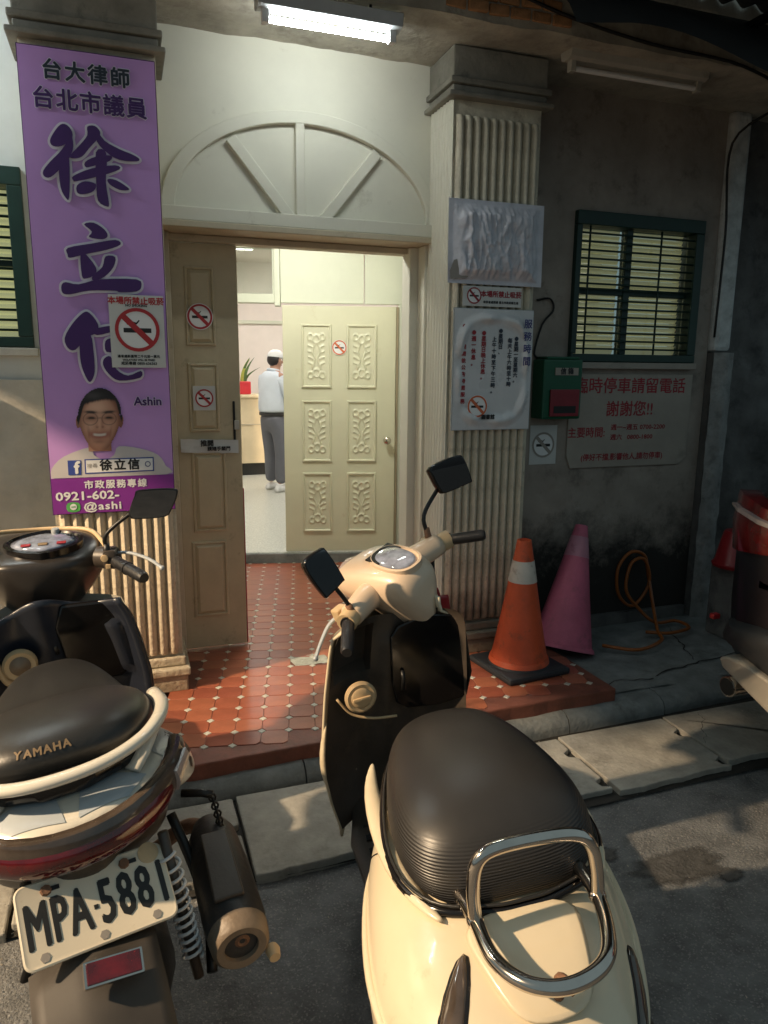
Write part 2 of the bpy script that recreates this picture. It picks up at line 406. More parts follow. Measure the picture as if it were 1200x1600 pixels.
def flat(name, polys, y, m, parent, th=.0):
    """flat print: list of xz polygons on the plane y facing -Y; later ones 0.25 mm nearer"""
    b = MB()
    for i, p in enumerate(polys):
        b.poly([(x, y-.00025*i, z) for x, z in p])
    return b.build(name, m, parent)
def circ(cx, cz, r, n=28, a0=0, a1=2*PI): return [(cx+r*math.cos(a0+(a1-a0)*k/n), cz+r*math.sin(a0+(a1-a0)*k/n)) for k in range(n)]
def ringp(name, cx, cz, r0, r1, y, m, parent, n=32, T=None):
    b = MB()
    a = [(cx+r0*math.cos(k*2*PI/n), y, cz+r0*math.sin(k*2*PI/n)) for k in range(n)]
    c = [(cx+r1*math.cos(k*2*PI/n), y, cz+r1*math.sin(k*2*PI/n)) for k in range(n)]
    b.loft([a, c], cap=False)
    return b.build(name, m, parent, xf=T)
def expand(p, d):
    """grow a polygon by d along its vertex normals"""
    n = len(p); A = sum(p[i][0]*p[(i+1) % n][1]-p[(i+1) % n][0]*p[i][1] for i in range(n)); sg = 1 if A > 0 else -1
    out = []
    for i in range(n):
        a = Vector(p[i-1]); b = Vector(p[i]); c = Vector(p[(i+1) % n])
        e1 = (b-a).normalized(); e2 = (c-b).normalized()
        n1 = Vector((e1.y, -e1.x))*sg; n2 = Vector((e2.y, -e2.x))*sg
        nn = (n1+n2)
        if nn.length < .3: nn = n1
        nn.normalize(); out.append(tuple(b+nn*d*1.15))
    return out
def smooth2(p, n=3): return [(q.x, q.y) for q in crm([(a, b, 0) for a, b in p], n, True)]

def nosmoke(parent, cx, cz, r, y, ring_m, T=None):
    """red ring, bar and cigarette; y steps towards the street"""
    f = lambda nm, polys, yy, m: None
    b = MB(); b.poly([(x, y, z) for x, z in circ(cx, cz, r*.98)]); b.build('disc', M['print_white'], parent, xf=T)
    b = MB(); b.poly([(x, y-.0004, z) for x, z in [(cx-r*.62, cz-r*.13), (cx+r*.62, cz-r*.13), (cx+r*.62, cz+r*.08), (cx-r*.62, cz+r*.08)]])
    pts = [(cx-r*.45, cz+r*.22), (cx-r*.25, cz+r*.32), (cx-r*.02, cz+r*.24), (cx+r*.12, cz+r*.42), (cx+r*.08, cz+r*.46), (cx-r*.04, cz+r*.33), (cx-r*.25, cz+r*.40), (cx-r*.48, cz+r*.29)]
    b.poly([(x, y-.0004, z) for x, z in pts])
    b.build('cigarette', M['ink_black'], parent, xf=T)
    b = MB(); d = r*.095; s = r*.70
    b.poly([(x, y-.0008, z) for x, z in [(cx-s-d, cz+s-d), (cx-s+d, cz+s+d), (cx+s+d, cz-s+d), (cx+s-d, cz-s-d)]]); b.build('slash', ring_m, parent, xf=T)
    ringp('ring', cx, cz, r*.84, r, y-.0012, ring_m, parent, T=T)
# ================================================================== THE SETTING
def nz(x, y, z=0, s=1.0): return noise.noise(Vector((x*s, y*s, z*s)))
# road: fine sheet near, coarse far
b = MB()
b.grid(lambda u, v: (-3+7*u, -3+5.3*v, -.004+.006*nz(-3+7*u, -3+5.3*v, 0, 2.1)+.003*nz(u*7, v*5.3, 3, 9)), 90, 70)
struct(b.build('road', M['asphalt'], None, smooth=True))
b = MB(); b.poly([(-120, -120, -.03), (120, -120, -.03), (120, 120, -.03), (-120, 120, -.03)])
struct(b.build('ground', M['asphalt'], None))

# gutter cover slabs between road and kerb
pav = setting('pavement')
def slab(x0, x1, ya, yb, z, notch=()):
    """concrete cover slab with broken outer edge and lifting holes on its right joint"""
    pts = []
    n = 26
    for i in range(n+1):
        x = x0+(x1-x0)*i/n
        pts.append((x, ya+.035*(x-1)*.9*0+.010*nz(x, 1.7, 0, 9)+.008*nz(x, 5, 0, 31)+.06*(x-1.7)*.35, z))
    for t in (.12, .3, .5, .68, .88):
        y = ya+(yb-ya)*t; xx = x1+.05*t*0
        if t in notch: pts += [(xx, y-.035, z), (xx-.035, y-.02, z), (xx-.04, y+.012, z), (xx, y+.035, z)]
        else: pts.append((xx+.004*nz(xx, y, 0, 20), y, z))
    pts += [(x1, yb, z), (x0, yb, z)]
    for t in (.88, .5, .12): pts.append((x0+.004*nz(x0, t, 0, 20), ya+(yb-ya)*t, z))
    bb = MB(); bb.prism(pts, (0, 0, -.12))
    bb.build('cover_slab', M['slab'], pav, bevel=.006)
xs = [-1.16, -.42, .32, 1.065, 1.80, 2.395, 3.0, 3.7, 4.4]
for i in range(len(xs)-1):
    slab(xs[i]+.006, xs[i+1]-.006, 2.205+(.03 if i % 2 else 0), 2.645+.02*i*.3, .028+.003*(i % 3), notch=(.12, .68) if i >= 3 else (.5,))
b = MB(); b.grid(lambda u, v: (-1.3+6*u, 2.16+.6*v+.05*u, .006+.004*nz(u*20, v*4, 1)), 40, 8)
b.build('joint_bed', M['hole'], pav)

# kerb stones
kerb = setting('kerb')
kx = [-1.3, -.35, .62, 1.56, 1.905, 2.47, 3.35, 4.3]
for a, c in zip(kx, kx[1:]):
    rings = []
    n = 10
    for i in range(n+1):
        x = a+.003+(c-a-.006)*i/n
        yo = 2.655+.035*x*.9
        j = .008*nz(x, 0, 0, 6); k = .006*nz(x, 4, 0, 17)
        zt = .088+j
        rings.append([(x, yo, -.05), (x, yo+.006+k, .035), (x, yo+.022+k, .065+j), (x, yo+.05, zt-.006), (x, yo+.09, zt), (x, yo+.24, zt+.004), (x, yo+.24, -.05)])
    bb = MB(); bb.loft(rings); bb.build('kerb_stone', M['curb'], kerb, smooth=35)
# rough concrete apron in front of the right-hand wall
b = MB()
b.grid(lambda u, v: (2.19+3.3*u, 2.86+.93*v+.03*u, .093+.012*nz(u*9, v*3, 0)+.007*nz(u*30, v*10, 2)), 60, 24)
o = struct(b.build('concrete_apron', M['curb'], None, smooth=True))
b = MB(); b.grid(lambda u, v: (-3.3+2.93*u, 2.86+.93*v, .07+.014*nz(u*9, v*3, 6)), 40, 16)
struct(b.build('left_apron', M['left_lower'], None, smooth=True))

# cracks in the apron and slabs, damp stain and grit on the road
def crack(p, q, z, n=24, wd=.006, amp=.03, par=None, seed=0):
    bb = MB(); rings = []
    for i in range(n+1):
        t = i/n; x = p[0]+(q[0]-p[0])*t; y = p[1]+(q[1]-p[1])*t
        o = amp*nz(t*6, seed, 0)+amp*.4*nz(t*21, seed, 3); L_ = math.hypot(q[0]-p[0], q[1]-p[1]); nx, ny = -(q[1]-p[1])/L_, (q[0]-p[0])/L_
        w_ = wd*(.35+.9*abs(nz(t*13, seed+5, 1)))*math.sin(PI*(.08+.84*t))
        zz = z(x+nx*o, y+ny*o) if callable(z) else z
        rings.append([(x+nx*(o-w_), y+ny*(o-w_), zz), (x+nx*(o+w_), y+ny*(o+w_), zz)])
    bb.loft(rings, cap=False, closed=False); return bb.build('crack', M['hole'], par)
zap = lambda x, y: .0945+.012*nz((x-2.19)/3.3*9, (y-2.86)/.93*3, 0)+.007*nz((x-2.19)/3.3*30, (y-2.86)/.93*10, 2)+.003
crack((2.25, 2.93), (3.4, 3.12), zap, seed=1, wd=.010, amp=.06, par=pav); crack((2.95, 3.08), (3.2, 3.6), zap, seed=2, wd=.008, par=pav)
crack((1.07, 2.38), (1.40, 2.63), .0335, seed=3, wd=.003, par=pav); crack((2.41, 2.40), (2.62, 2.66), .0345, seed=4, wd=.003, par=pav)
zrd = lambda x, y: .001+.006*nz(x, y, 0, 2.1)+.003*nz(x+3, y+3, 3, 9)
for (cx, cy, rx, ry, sd) in ((1.74, 1.79, .17, .075, 1), (1.52, 1.93, .06, .04, 2), (1.88, 1.70, .05, .03, 5)):
    pts = []
    for k in range(60):
        a = 2*PI*k/60; r_ = 1+.35*nz(math.cos(a)*2, math.sin(a)*2, sd)+.25*nz(math.cos(a)*7, math.sin(a)*7, sd+3)
        pts.append((cx+rx*r_*math.cos(a), cy+ry*r_*math.sin(a)))
    bb = MB(); cl = bb.bm.verts.layers.float_color.new('fade'); loops = []
    for f_, al in ((.25, 1), (.7, .95), (1.05, .45), (1.45, 0)):
        lp = []
        for x, y in pts:
            x2, y2 = cx+(x-cx)*f_, cy+(y-cy)*f_; q = bb.bm.verts.new((x2, y2, zrd(x2, y2))); q[cl] = (al, al, al, 1); lp.append(q)
        loops.append(lp)
    bb.f(loops[0])
    for l0, l1 in zip(loops, loops[1:]):
        for k in range(60): bb.f([l0[k], l0[(k+1) % 60], l1[(k+1) % 60], l1[k]])
    bb.build('damp_stain', M['stain'], bpy.data.objects['road'])
bb = MB(); rnd = random.Random(5)
for k in range(1800):
    x = rnd.uniform(-1, 3.2); y = rnd.uniform(.6, 2.66); r_ = rnd.choice((.0015, .002, .002, .003, .003, .005)); z = .032 if y > 2.22 else .003
    q = [Vector((rnd.uniform(-1, 1), rnd.uniform(-1, 1), rnd.uniform(-.6, .8)))*r_+Vector((x, y, z+r_*.4)) for _ in range(4)]
    v_ = bb.v(*q)
    for f_ in ((0, 1, 2), (0, 1, 3), (1, 2, 3), (0, 2, 3)): bb.f([v_[i] for i in f_])
stuff(bb.build('grit', M['grit'], None))

# porch floor of octagon tiles with white dots
porch = setting('porch_floor')
FL = lambda x: 2.735+.036*(x-.2)        # front edge line
b = MB()
def bed(pts, z0, z1): b.prism([(x, y, z1) for x, y in pts], (0, 0, z0-z1))
n = 40; front = []
for i in range(n+1):
    x = -.42+2.64*i/n
    front.append((x, FL(x)+.006*nz(x, 0, 0, 9)+.004*nz(x, 2, 0, 33)))
bed(front+[(2.21, 3.10), (2.19, 3.40), (1.57, 3.40), (1.57, 3.70), (2.02, 3.98), (2.02, 5.95), (-.5, 5.95), (-.5, 3.9), (.21, 3.7), (.21, 3.4), (-.42, 3.4)], .0, .152)
b.build('tile_bed', M['terra_base'], porch, bevel=.008)
ang = R(-12.9); P_ = .1150
cu, su = math.cos(ang), math.sin(ang)
org = Vector((.644, 3.120))
def octm(m):
    h = P_/2-.0012; c = .0185
    pts = [(-h+c, -h), (h-c, -h), (h, -h+c), (h, h-c), (h-c, h), (-h+c, h), (-h, h-c), (-h, -h+c)]
    bb = MB(); bb.loft([[(x, y, -.012) for x, y in pts], [(x, y, .001) for x, y in pts], [(x*.975, y*.975, .0028) for x, y in pts]])
    return bb.mesh('octagon_tile', m)
oms = [octm(m) for m in M['terracotta']]
bb = MB(); d_ = .0185-.0006
bb.loft([[(d_, 0, -.01), (0, d_, -.01), (-d_, 0, -.01), (0, -d_, -.01)], [(d_, 0, .0012), (0, d_, .0012), (-d_, 0, .0012), (0, -d_, .0012)], [(d_*.9, 0, .003), (0, d_*.9, .003), (-d_*.9, 0, .003), (0, -d_*.9, .003)]])
dm = bb.mesh('dot_tile', M['white_tile'])
def inside(x, y, e=.05):
    if y < FL(x)+.085: return False
    if y < 3.41: return -.40 < x < 2.20-e and (x < 2.13 or y < 3.36)
    if y < 3.95: return .235+e*.6 < x < 1.56-e*.6
    # corridor up to the inner step (rotated)
    p = Vector((x-1.15, y-5.65)); v = p.x*.259+p.y*.966
    return v < -.02 and -.45 < x < 2.0
octs = []; dots = []
for i in range(-16, 18):
    for j in range(-8, 30):
        x = org.x+(i+.5)*P_*cu-(j+.5)*P_*su; y = org.y+(i+.5)*P_*su+(j+.5)*P_*cu
        if inside(x, y): octs.append((math.hypot(x-.3, y), x, y))
        x = org.x+i*P_*cu-j*P_*su; y = org.y+i*P_*su+j*P_*cu
        if inside(x, y, .02): dots.append((math.hypot(x-.3, y), x, y))
octs.sort(); dots.sort()
Rz = Matrix.Rotation(ang, 4, 'Z')
for k, (d, x, y) in enumerate(octs[:300]):
    if math.hypot(x-.86, y-3.63) < .09: continue
    T = Matrix.Translation((x, y, .153+random.uniform(-.0006, .0006))) @ Matrix.Rotation(random.uniform(-.006, .006), 4, 'X') @ Rz
    inst('octagon_tile', random.choice(oms), porch, T)
for k, (d, x, y) in enumerate(dots[:300]): inst('dot_tile', dm, porch, Matrix.Translation((x, y, .153+random.uniform(-.0004, .0004))) @ Rz)
b = MB()
for d, x, y in octs[300:]:
    h = P_/2-.0012; c = .0185
    for zz in (.1558,):
        b.poly([(x+px*cu-py*su, y+px*su+py*cu, zz) for px, py in [(-h+c, -h), (h-c, -h), (h, -h+c), (h, h-c), (h-c, h), (-h+c, h), (-h, h-c), (-h, -h+c)]])
if octs[300:]: stuff(b.build('far_octagon_tile', M['terracotta'][0], porch))
else: b.bm.free()
b = MB()
for d, x, y in dots[300:]:
    b.poly([(x+px*cu-py*su, y+px*su+py*cu, .1560) for px, py in [(d_, 0), (0, d_), (-d_, 0), (0, -d_)]])
if dots[300:]: stuff(b.build('far_dot_tile', M['white_tile'], porch))
else: b.bm.free()
# cement patch where tiles are missing
b = MB(); b.grid(lambda u, v: (.86+(u-.5)*.2*(1-.25*abs(v-.5)), 3.63+(v-.5)*.15, .1555+.005*nz(u*5, v*5, 3)), 8, 6); b.build('cement_patch', M['patch'], porch, smooth=True)

# ================================================================== THE HOUSE
house = thing('house', 'old cream shop house with fluted pilasters and an arched relief over its open doorway', 'house', (.9, 3.75, 0))
def hb(name, mt, *boxes, bevel=.004, parent=house):
    bb = MB()
    for q in boxes: bb.box(*q)
    return bb.build(name, M[mt] if isinstance(mt, str) else mt, parent, bevel=bevel)
YW = 3.75
# wall over the doorway with the arch relief
hb('upper_wall', 'cream_wall', (.195, 1.70, YW, 3.95, 2.368, 3.26), bevel=0)
acx, az, aw, ah = .903, 2.425, .694, .478
arc = lambda k, n, rw, rh: (acx+rw*math.cos(PI*k/n), az+rh*math.sin(PI*k/n))
b = MB(); n = 40; tk = .030
o1 = [arc(k, n, aw, ah) for k in range(n+1)]; i1 = [arc(k, n, aw-.062, ah-.058) for k in range(n+1)]
b.loft([[(o[0], YW-tk, o[1]), (o[0], YW+.01, o[1]), (i[0], YW+.01, i[1]), (i[0], YW-tk, i[1])] for o, i in zip(o1, i1)])
arch = b.build('arch_moulding', M['cream_wall'], house, bevel=.005)
def bar2(p, q, wd, name):
    p = Vector((p[0], 0, p[1])); q = Vector((q[0], 0, q[1])); t = (q-p).normalized(); s = Vector((t.z, 0, -t.x))*wd/2
    bb = MB(); bb.prism([p+s+Vector((0, YW-tk+.002, 0)), p-s+Vector((0, YW-tk+.002, 0)), q-s+Vector((0, YW-tk+.002, 0)), q+s+Vector((0, YW-tk+.002, 0))], (0, tk+.005, 0))
    bb.build(name, M['cream_wall'], arch, bevel=.004)
bar2((acx-.035, az-.03), (acx-.035, az+ah-.05), .044, 'spoke')
bar2((acx-.07, az-.03), (.535, 2.752), .052, 'spoke'); bar2((acx+.065, az-.03), (1.262, 2.752), .052, 'spoke')
hb('arch_sill', 'cream_wall', (.20, 1.60, YW-.046, YW+.01, 2.366, 2.428))
# door head, frame and jambs
hb('lintel', 'frame', (.20, 1.70, YW+.015, 3.99, 2.338, 2.3665))
hb('lintel_lip', 'frame', (.20, 1.60, YW-.055, YW+.012, 2.335, 2.3645))
hb('door_jamb', 'cream_wall', (1.50, 1.70, 3.865, 3.985, .155, 2.337), (1.545, 1.70, 3.762, 3.864, .155, 2.337))
hb('door_frame', 'frame', (.20, .245, 3.86, 3.985, .155, 2.337), (.246, 1.499, 3.90, 3.985, 2.305, 2.3365))
# pilasters
def pilaster(x0, x1, mt, top_of_flutes):
    Y0 = 3.47
    p = hb('pilaster', mt, (x0, x1, Y0+.014, 3.90, .30, 3.0), bevel=.005)
    # capital: stacked mouldings
    bb = MB()
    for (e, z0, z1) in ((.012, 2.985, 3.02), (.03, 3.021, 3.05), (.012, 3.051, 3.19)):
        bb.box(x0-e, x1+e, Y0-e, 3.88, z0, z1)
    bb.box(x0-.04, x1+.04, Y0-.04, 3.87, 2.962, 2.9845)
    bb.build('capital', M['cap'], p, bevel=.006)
    bb = MB()
    bb.box(x0-.012, x1+.012, Y0-.012, 3.89, .276, .322); bb.box(x0-.03, x1+.03, Y0-.045, 3.89, .235, .2745); bb.box(x0-.018, x1+.018, Y0-.03, 3.89, .15, .2335)
    bb.build('plinth', M[mt], p, bevel=.008)
    n = 10; wd = (x1-x0-.03)/n
    prof = [(-.5, .014), (-.46, .006), (-.25, -.009), (0, -.015), (.25, -.009), (.46, .006), (.5, .014)]
    bb = MB(); zs = [.335, .35, 1.0, 1.7, 2.3, top_of_flutes-.02, top_of_flutes]
    rings = []
    for i, z in enumerate(zs):
        s = .5 if i in (0, len(zs)-1) else 1
        rings.append([(q*wd*.93, Y0+.014+(d-.014)*s, z) for q, d in prof]+[(wd*.4, Y0+.02, z), (-wd*.4, Y0+.02, z)])
    bb.loft(rings); fm = bb.mesh('flute', M[mt], 50)
    for k in range(n):
        inst('flute', fm, p, Matrix.Translation((x0+.015+wd*(k+.5), 0, 0)))
    return p
pl = pilaster(-.32, .20, 'pillar_l', 2.90)
pr = pilaster(1.56, 2.045, 'pillar', 2.895)
# fluted flank of the right pilaster, facing the doorway
prof = [(-.5, .0), (-.25, -.009), (0, -.012), (.25, -.009), (.5, .0)]
bb = MB(); bb.loft([[(1.560+d, q*.034, z) for q, d in prof]+[(1.565, .012, z), (1.565, -.012, z)] for z in (.335, 2.96)])
fm = bb.mesh('flute', M['cream_wall'], 50)
for k in range(7): inst('flute', fm, pr, Matrix.Translation((0, 3.505+.036*k, 0)))
hb('pilaster_flank', 'cream_wall', (1.5585, 1.562, 3.475, 3.76, .335, 2.955), bevel=0, parent=pr)
# beam with exposed bricks
b = MB()
b.grid(lambda u, v: (-3+9*u, 3.215+.55*v, 3.195+.014*nz(u*30, v*3, 0)+.010*nz(u*80, v*8, 2)), 140, 10)
b.grid(lambda u, v: (-3+9*u, 3.215+.012*nz(u*40, v*2, 5), 3.195+.6*v+(.014*nz(u*30, 0, 0)+.010*nz(u*80, 0, 2))*(1-v)), 140, 8)
b.build('beam', M['plaster'], house, smooth=40)
hb('beam_core', 'plaster', (-3, 6, 3.24, 4.3, 3.22, 3.8), bevel=0)
for k in range(11):
    x = 1.44+.105*(k % 6)+(.05 if k > 5 else 0); z = 3.245+(k//6)*.052
    bb = MB(); bb.box(-.047, .047, -.012, .03, -.021, .021, bev=.005)
    inst('brick', bb.mesh('brick', M['brick']), house, Matrix.Translation((x, 3.212+random.uniform(-.006, .006), z)) @ Matrix.Rotation(random.uniform(-.06, .06), 4, 'Y'))
# left wall with window
def wall_with_hole(name, x0, x1, z0, z1, hx0, hx1, hz0, hz1, m, y=YW, th=.2):
    bb = MB()
    for q in ((x0, hx0, z0, z1), (hx1, x1, z0, z1), (hx0, hx1, z0, hz0), (hx0, hx1, hz1, z1)):
        if q[1]-q[0] > .001: bb.box(q[0], q[1], y, y+th, q[2], q[3])
    return bb.build(name, m, house)
wall_with_hole('left_wall', -3.2, -.305, 1.62, 3.23, -1.35, -.372, 1.775, 2.535, M['left_white'])
b = MB(); b.grid(lambda u, v: (-3.2+2.895*u, YW-.012+.012*nz(u*8, v*4, 1)+.006*nz(u*30, v*16, 4), .0+1.63*v), 70, 40); b.build('left_lower_wall', M['left_lower'], house, smooth=True)
hb('left_core', 'left_lower', (-3.2, -.305, YW+.02, YW+.2, 0, 1.615), bevel=0)
# right wall with window
wall_with_hole('right_wall', 2.03, 3.46, .05, 3.24, 2.445, 3.335, 1.745, 2.575, M['right_wall'])
def window(x0, x1, z0, z1, nb, mid, m_lit, name_pane):
    wd = hb('window', 'green_frame', (x0, x1, YW-.035, YW+.10, z0, z0+.045), (x0, x1, YW-.035, YW+.10, z1-.075, z1), (x0, x0+.035, YW-.034, YW+.10, z0+.046, z1-.076), (x1-.06, x1, YW-.034, YW+.10, z0+.046, z1-.076))
    xm = x0+(x1-x0)*mid
    hb('mullion', 'green_frame', (xm-.022, xm+.022, YW+.015, YW+.075, z0+.046, z1-.076), parent=wd)
    zm = z0+(z1-z0)*.48
    hb('transom_bar', 'green_frame', (x0+.036, xm-.0225, YW+.02, YW+.07, zm-.014, zm+.014), (xm+.0225, x1-.061, YW+.02, YW+.07, zm-.014, zm+.014), parent=wd)
    bb = MB(); bb.cyl((x0+.036, YW-.012, 0), (x1-.061, YW-.012, 0), .0062, n=6); rm = bb.mesh('grille_bar', M['green_frame'], True)
    for k in range(nb):
        z = z0+.075+(z1-z0-.19)*k/(nb-1)
        if abs(z-zm) < .012: z += .018
        inst('grille_bar', rm, wd, Matrix.Translation((0, 0, z)))
    bb = MB(); bb.cyl((0, YW-.002, z0+.046), (0, YW-.002, z1-.076), .006, n=6); rm = bb.mesh('upright_bar', M['green_frame'], True)
    for xx in (x0+(xm-x0)*.27, xm+(x1-xm)*.42): inst('upright_bar', rm, wd, Matrix.Translation((xx, 0, 0)))
    for a, c in ((x0+.036, xm-.0225), (xm+.0225, x1-.061)):
        bb = MB(); bb.box(a, c, YW+.04, YW+.044, z0+.046, z1-.076); bb.build('pane', M['glass'], wd)
        # glowing slats behind the glass, standing in for the lit room
        bs = MB(); bs.box(0, c-a-.01, -.002, .002, -.0125, .0125, T=Matrix.Rotation(.5, 4, 'X')); sm = bs.mesh('glow_slat', m_lit)
        ns = 26
        for k in range(ns): inst('glow_slat', sm, wd, Matrix.Translation((a+.005, YW+.085, z0+.06+(z1-z0-.15)*k/(ns-1))))
    return wd
window(2.445, 3.335, 1.745, 2.575, 15, .44, M['room_glow'], 'pane')
window(-1.35, -.372, 1.775, 2.535, 14, .5, M['room_glow_left'], 'pane')
hb('window_sill', 'white_board', (2.43, 3.34, YW-.05, YW+.02, 1.705, 1.742))
hb('window_sill', 'left_lower', (-1.37, -.355, YW-.04, YW+.02, 1.735, 1.772))
hb('skirting', 'dark_concrete', (2.06, 3.44, YW-.03, YW+.01, .05, .17))
hb('corner_post', 'white_pipe', (3.462, 3.60, 3.70, 3.95, 1.815, 3.2), bevel=.03)
b = MB(); b.grid(lambda u, v: (3.455+.155*u, 3.685-.03*math.sin(PI*u)+.012*nz(u*3, v*20, 1), .06+1.75*v), 8, 60); b.build('corner_post_base', M['post_base'], house, smooth=True)
hb('corner_core', 'dark_concrete', (3.465, 3.60, 3.70, 3.95, .05, 1.81), bevel=0)

# ------------------------------------------------------------------ left door leaf (stands half open at the left)
leaf = hb('door_leaf', 'door_paint', (.247, .578, 3.93, 3.972, .172, 2.30), bevel=.005)
for (x0, x1, z0, z1) in ((.312, .462, 1.80, 2.19), (.312, .468, 1.36, 1.715), (.312, .492, .825, 1.258), (.296, .484, .35, .775)):
    bb = MB()     # raised moulding round a sunk panel
    o = [(x0, z0), (x1, z0), (x1, z1), (x0, z1)]
    def rg(e, y): return [(x0+e, y, z0+e), (x1-e, y, z0+e), (x1-e, y, z1-e), (x0+e, y, z1-e)]
    bb.loft([rg(0, 3.931), rg(.004, 3.921), rg(.012, 3.919), rg(.018, 3.929)], cap=False)
    bb.loft([rg(.018, 3.9285), rg(.034, 3.917)], cap=False); bb.poly(rg(.034, 3.917))
    bb.build('door_panel', M['door_paint'], leaf)
hb('door_bolt', 'dark_metal', (.535, .547, 3.918, 3.93, 1.30, 1.52), parent=leaf)
hb('lock_plate', 'lamp_white', (.54, .566, 3.915, 3.93, 1.37, 1.42), parent=leaf)
hb('door_edge', 'ink_darkred', (.5785, .584, 3.935, 3.97, .175, 1.05), parent=leaf, bevel=0)

# ------------------------------------------------------------------ inside
U = Vector((.966, -.259, 0)); V_ = Vector((.259, .966, 0))
INT = Matrix(((U.x, V_.x, 0, 1.15), (U.y, V_.y, 0, 5.65), (0, 0, 1, 0), (0, 0, 0, 1)))
def ib(name, mt, *boxes, bevel=.003, parent=None):
    bb = MB()
    for q in boxes: bb.box(*q)
    return bb.build(name, M[mt] if isinstance(mt, str) else mt, parent or house, xf=INT, bevel=bevel)
b = MB(); b.box(-3, 3.2, .0, 6.2, .10, .232); o = struct(b.build('room_floor', M['terrazzo'], None, xf=INT))
ib('door_step', 'curb', (-1.6, 1.3, -.03, -.002, .10, .228))
# partition with a closed carved leaf on the right, an open half on the left, transom light above
ib('partition', 'inner_wall', (.0, .63, .03, .08, 2.176, 2.75), (.638, 1.2, .03, .08, 2.176, 2.75), (.90, 1.3, .02, .09, .23, 2.175), (-2.2, -.345, .02, .09, .23, 2.9), (-.345, -.0, .02, .09, 2.60, 2.9), (0, 1.3, .02, .09, 2.752, 2.9))
ib('partition_post', 'inner_wall', (-.045, -.002, .0, .10, 2.15, 2.60))
ib('transom_rail', 'inner_wall', (-.344, -.046, .0, .09, 2.17, 2.235), (-.344, -.046, .0, .09, 2.565, 2.598))
tw = ib('transom_window', 'inner_wall', (-.344, -.33, .02, .06, 2.236, 2.564), (-.06, -.046, .02, .06, 2.236, 2.564))
ib('pane', 'glass', (-.329, -.061, .035, .039, 2.237, 2.563), parent=tw, bevel=0)
dl = ib('inner_door', 'inner_door', (.012, .878, .0, .038, .242, 2.155))
def relief(u, v):
    """carved scrolls: height in metres on a panel, u,v in -1..1, mirrored left-right"""
    x = abs(u)*.5; y = v
    h = 0
    def ringd(cx, cy, r, wd): return max(0, 1-abs(math.hypot(x-cx, (y-cy)*1.05)-r)/wd)
    h = max(h, ringd(0, .62, .15, .06), ringd(0, -.62, .15, .06))
    for k in range(5):
        cy = -.42+.21*k
        yy = y-cy-.18*math.sin(x*4); h = max(h, .9*max(0, 1-abs(yy)/.05) if .10 < x < .40 else 0)
    h = max(h, max(0, 1-abs(x-.06-.12*math.sin(y*5+.6)**2)/.05) if abs(y) < .5 else 0)
    h = max(h, ringd(.28, .70, .12, .05), ringd(.28, -.70, .12, .05))
    return .008*h
pm = None
for (x0, x1) in ((.150, .384), (.499, .730)):
    for (z0, z1) in ((1.542, 2.019), (.967, 1.446), (.404, .879)):
        cx, cz, hw, hh = (x0+x1)/2, (z0+z1)/2, .1155, .2385
        if pm is None:
            bb = MB()
            def rg(e, y): return [(-hw+e, y, -hh+e), (hw-e, y, -hh+e), (hw-e, y, hh-e), (-hw+e, y, hh-e)]
            bb.loft([rg(0, -.001), rg(.003, -.013), rg(.012, -.014), rg(.020, -.003), rg(.034, -.002)], cap=False)
            bb.grid(lambda u, v: ((2*u-1)*(hw-.034), -.002-relief(2*u-1, 2*v-1)*(1 if 0 < u < 1 and 0 < v < 1 else 0), (2*v-1)*(hh-.034)), 34, 60)
            pm = bb.mesh('carved_panel', M['inner_door'], 35)
        inst('carved_panel', pm, dl, INT @ Matrix.Translation((cx, 0, cz)))
bb = MB(); bb.lathe([(.026, 0), (.026, .006), (.012, .010), (.012, .03), (.026, .036), (.031, .05), (.024, .062), (0, .064)], 16, T=INT @ Matrix.Translation((.815, 0, 1.138)) @ Matrix.Rotation(PI/2, 4, 'X'))
bb.build('door_knob', M['chrome'], dl, smooth=True)
ib('hinge_strip', 'door_recess', (.8785, .899, .01, .05, .24, 2.155))
# porch room shell: side walls, ceiling
hb('corridor_wall', 'inner_wall', (2.03, 2.12, 3.99, 5.36, .15, 2.9), (1.72, 2.03, 3.991, 4.03, .15, 2.9), bevel=0)
hb('corridor_wall', 'inner_wall', (-.7, -.6, 3.99, 6.1, .15, 2.9), bevel=0)
hb('front_wall_back', 'inner_wall', (-.69, .20, 3.952, 3.989, .15, 2.9), bevel=0)
hb('ceiling', 'room_wall', (-.7, 2.1, 3.99, 6.2, 2.9, 2.95), bevel=0)
# back room shell
ib('back_room_wall', 'room_wall', (-2.6, 2.4, 5.6, 5.7, .23, 3.2), (-2.7, -2.6, .1, 5.6, .23, 3.2), (2.4, 2.5, .1, 5.6, .23, 3.2), bevel=0)
ib('back_room_ceiling', 'room_wall', (-2.7, 2.5, .1, 5.7, 3.2, 3.25), bevel=0)
ib('picture_rail', 'inner_wall', (-2.6, 2.4, 5.56, 5.6, 2.32, 2.37))
ib('wall_cupboard', 'frame', (-2.0, -1.0, 5.2, 5.598, 2.65, 3.15))

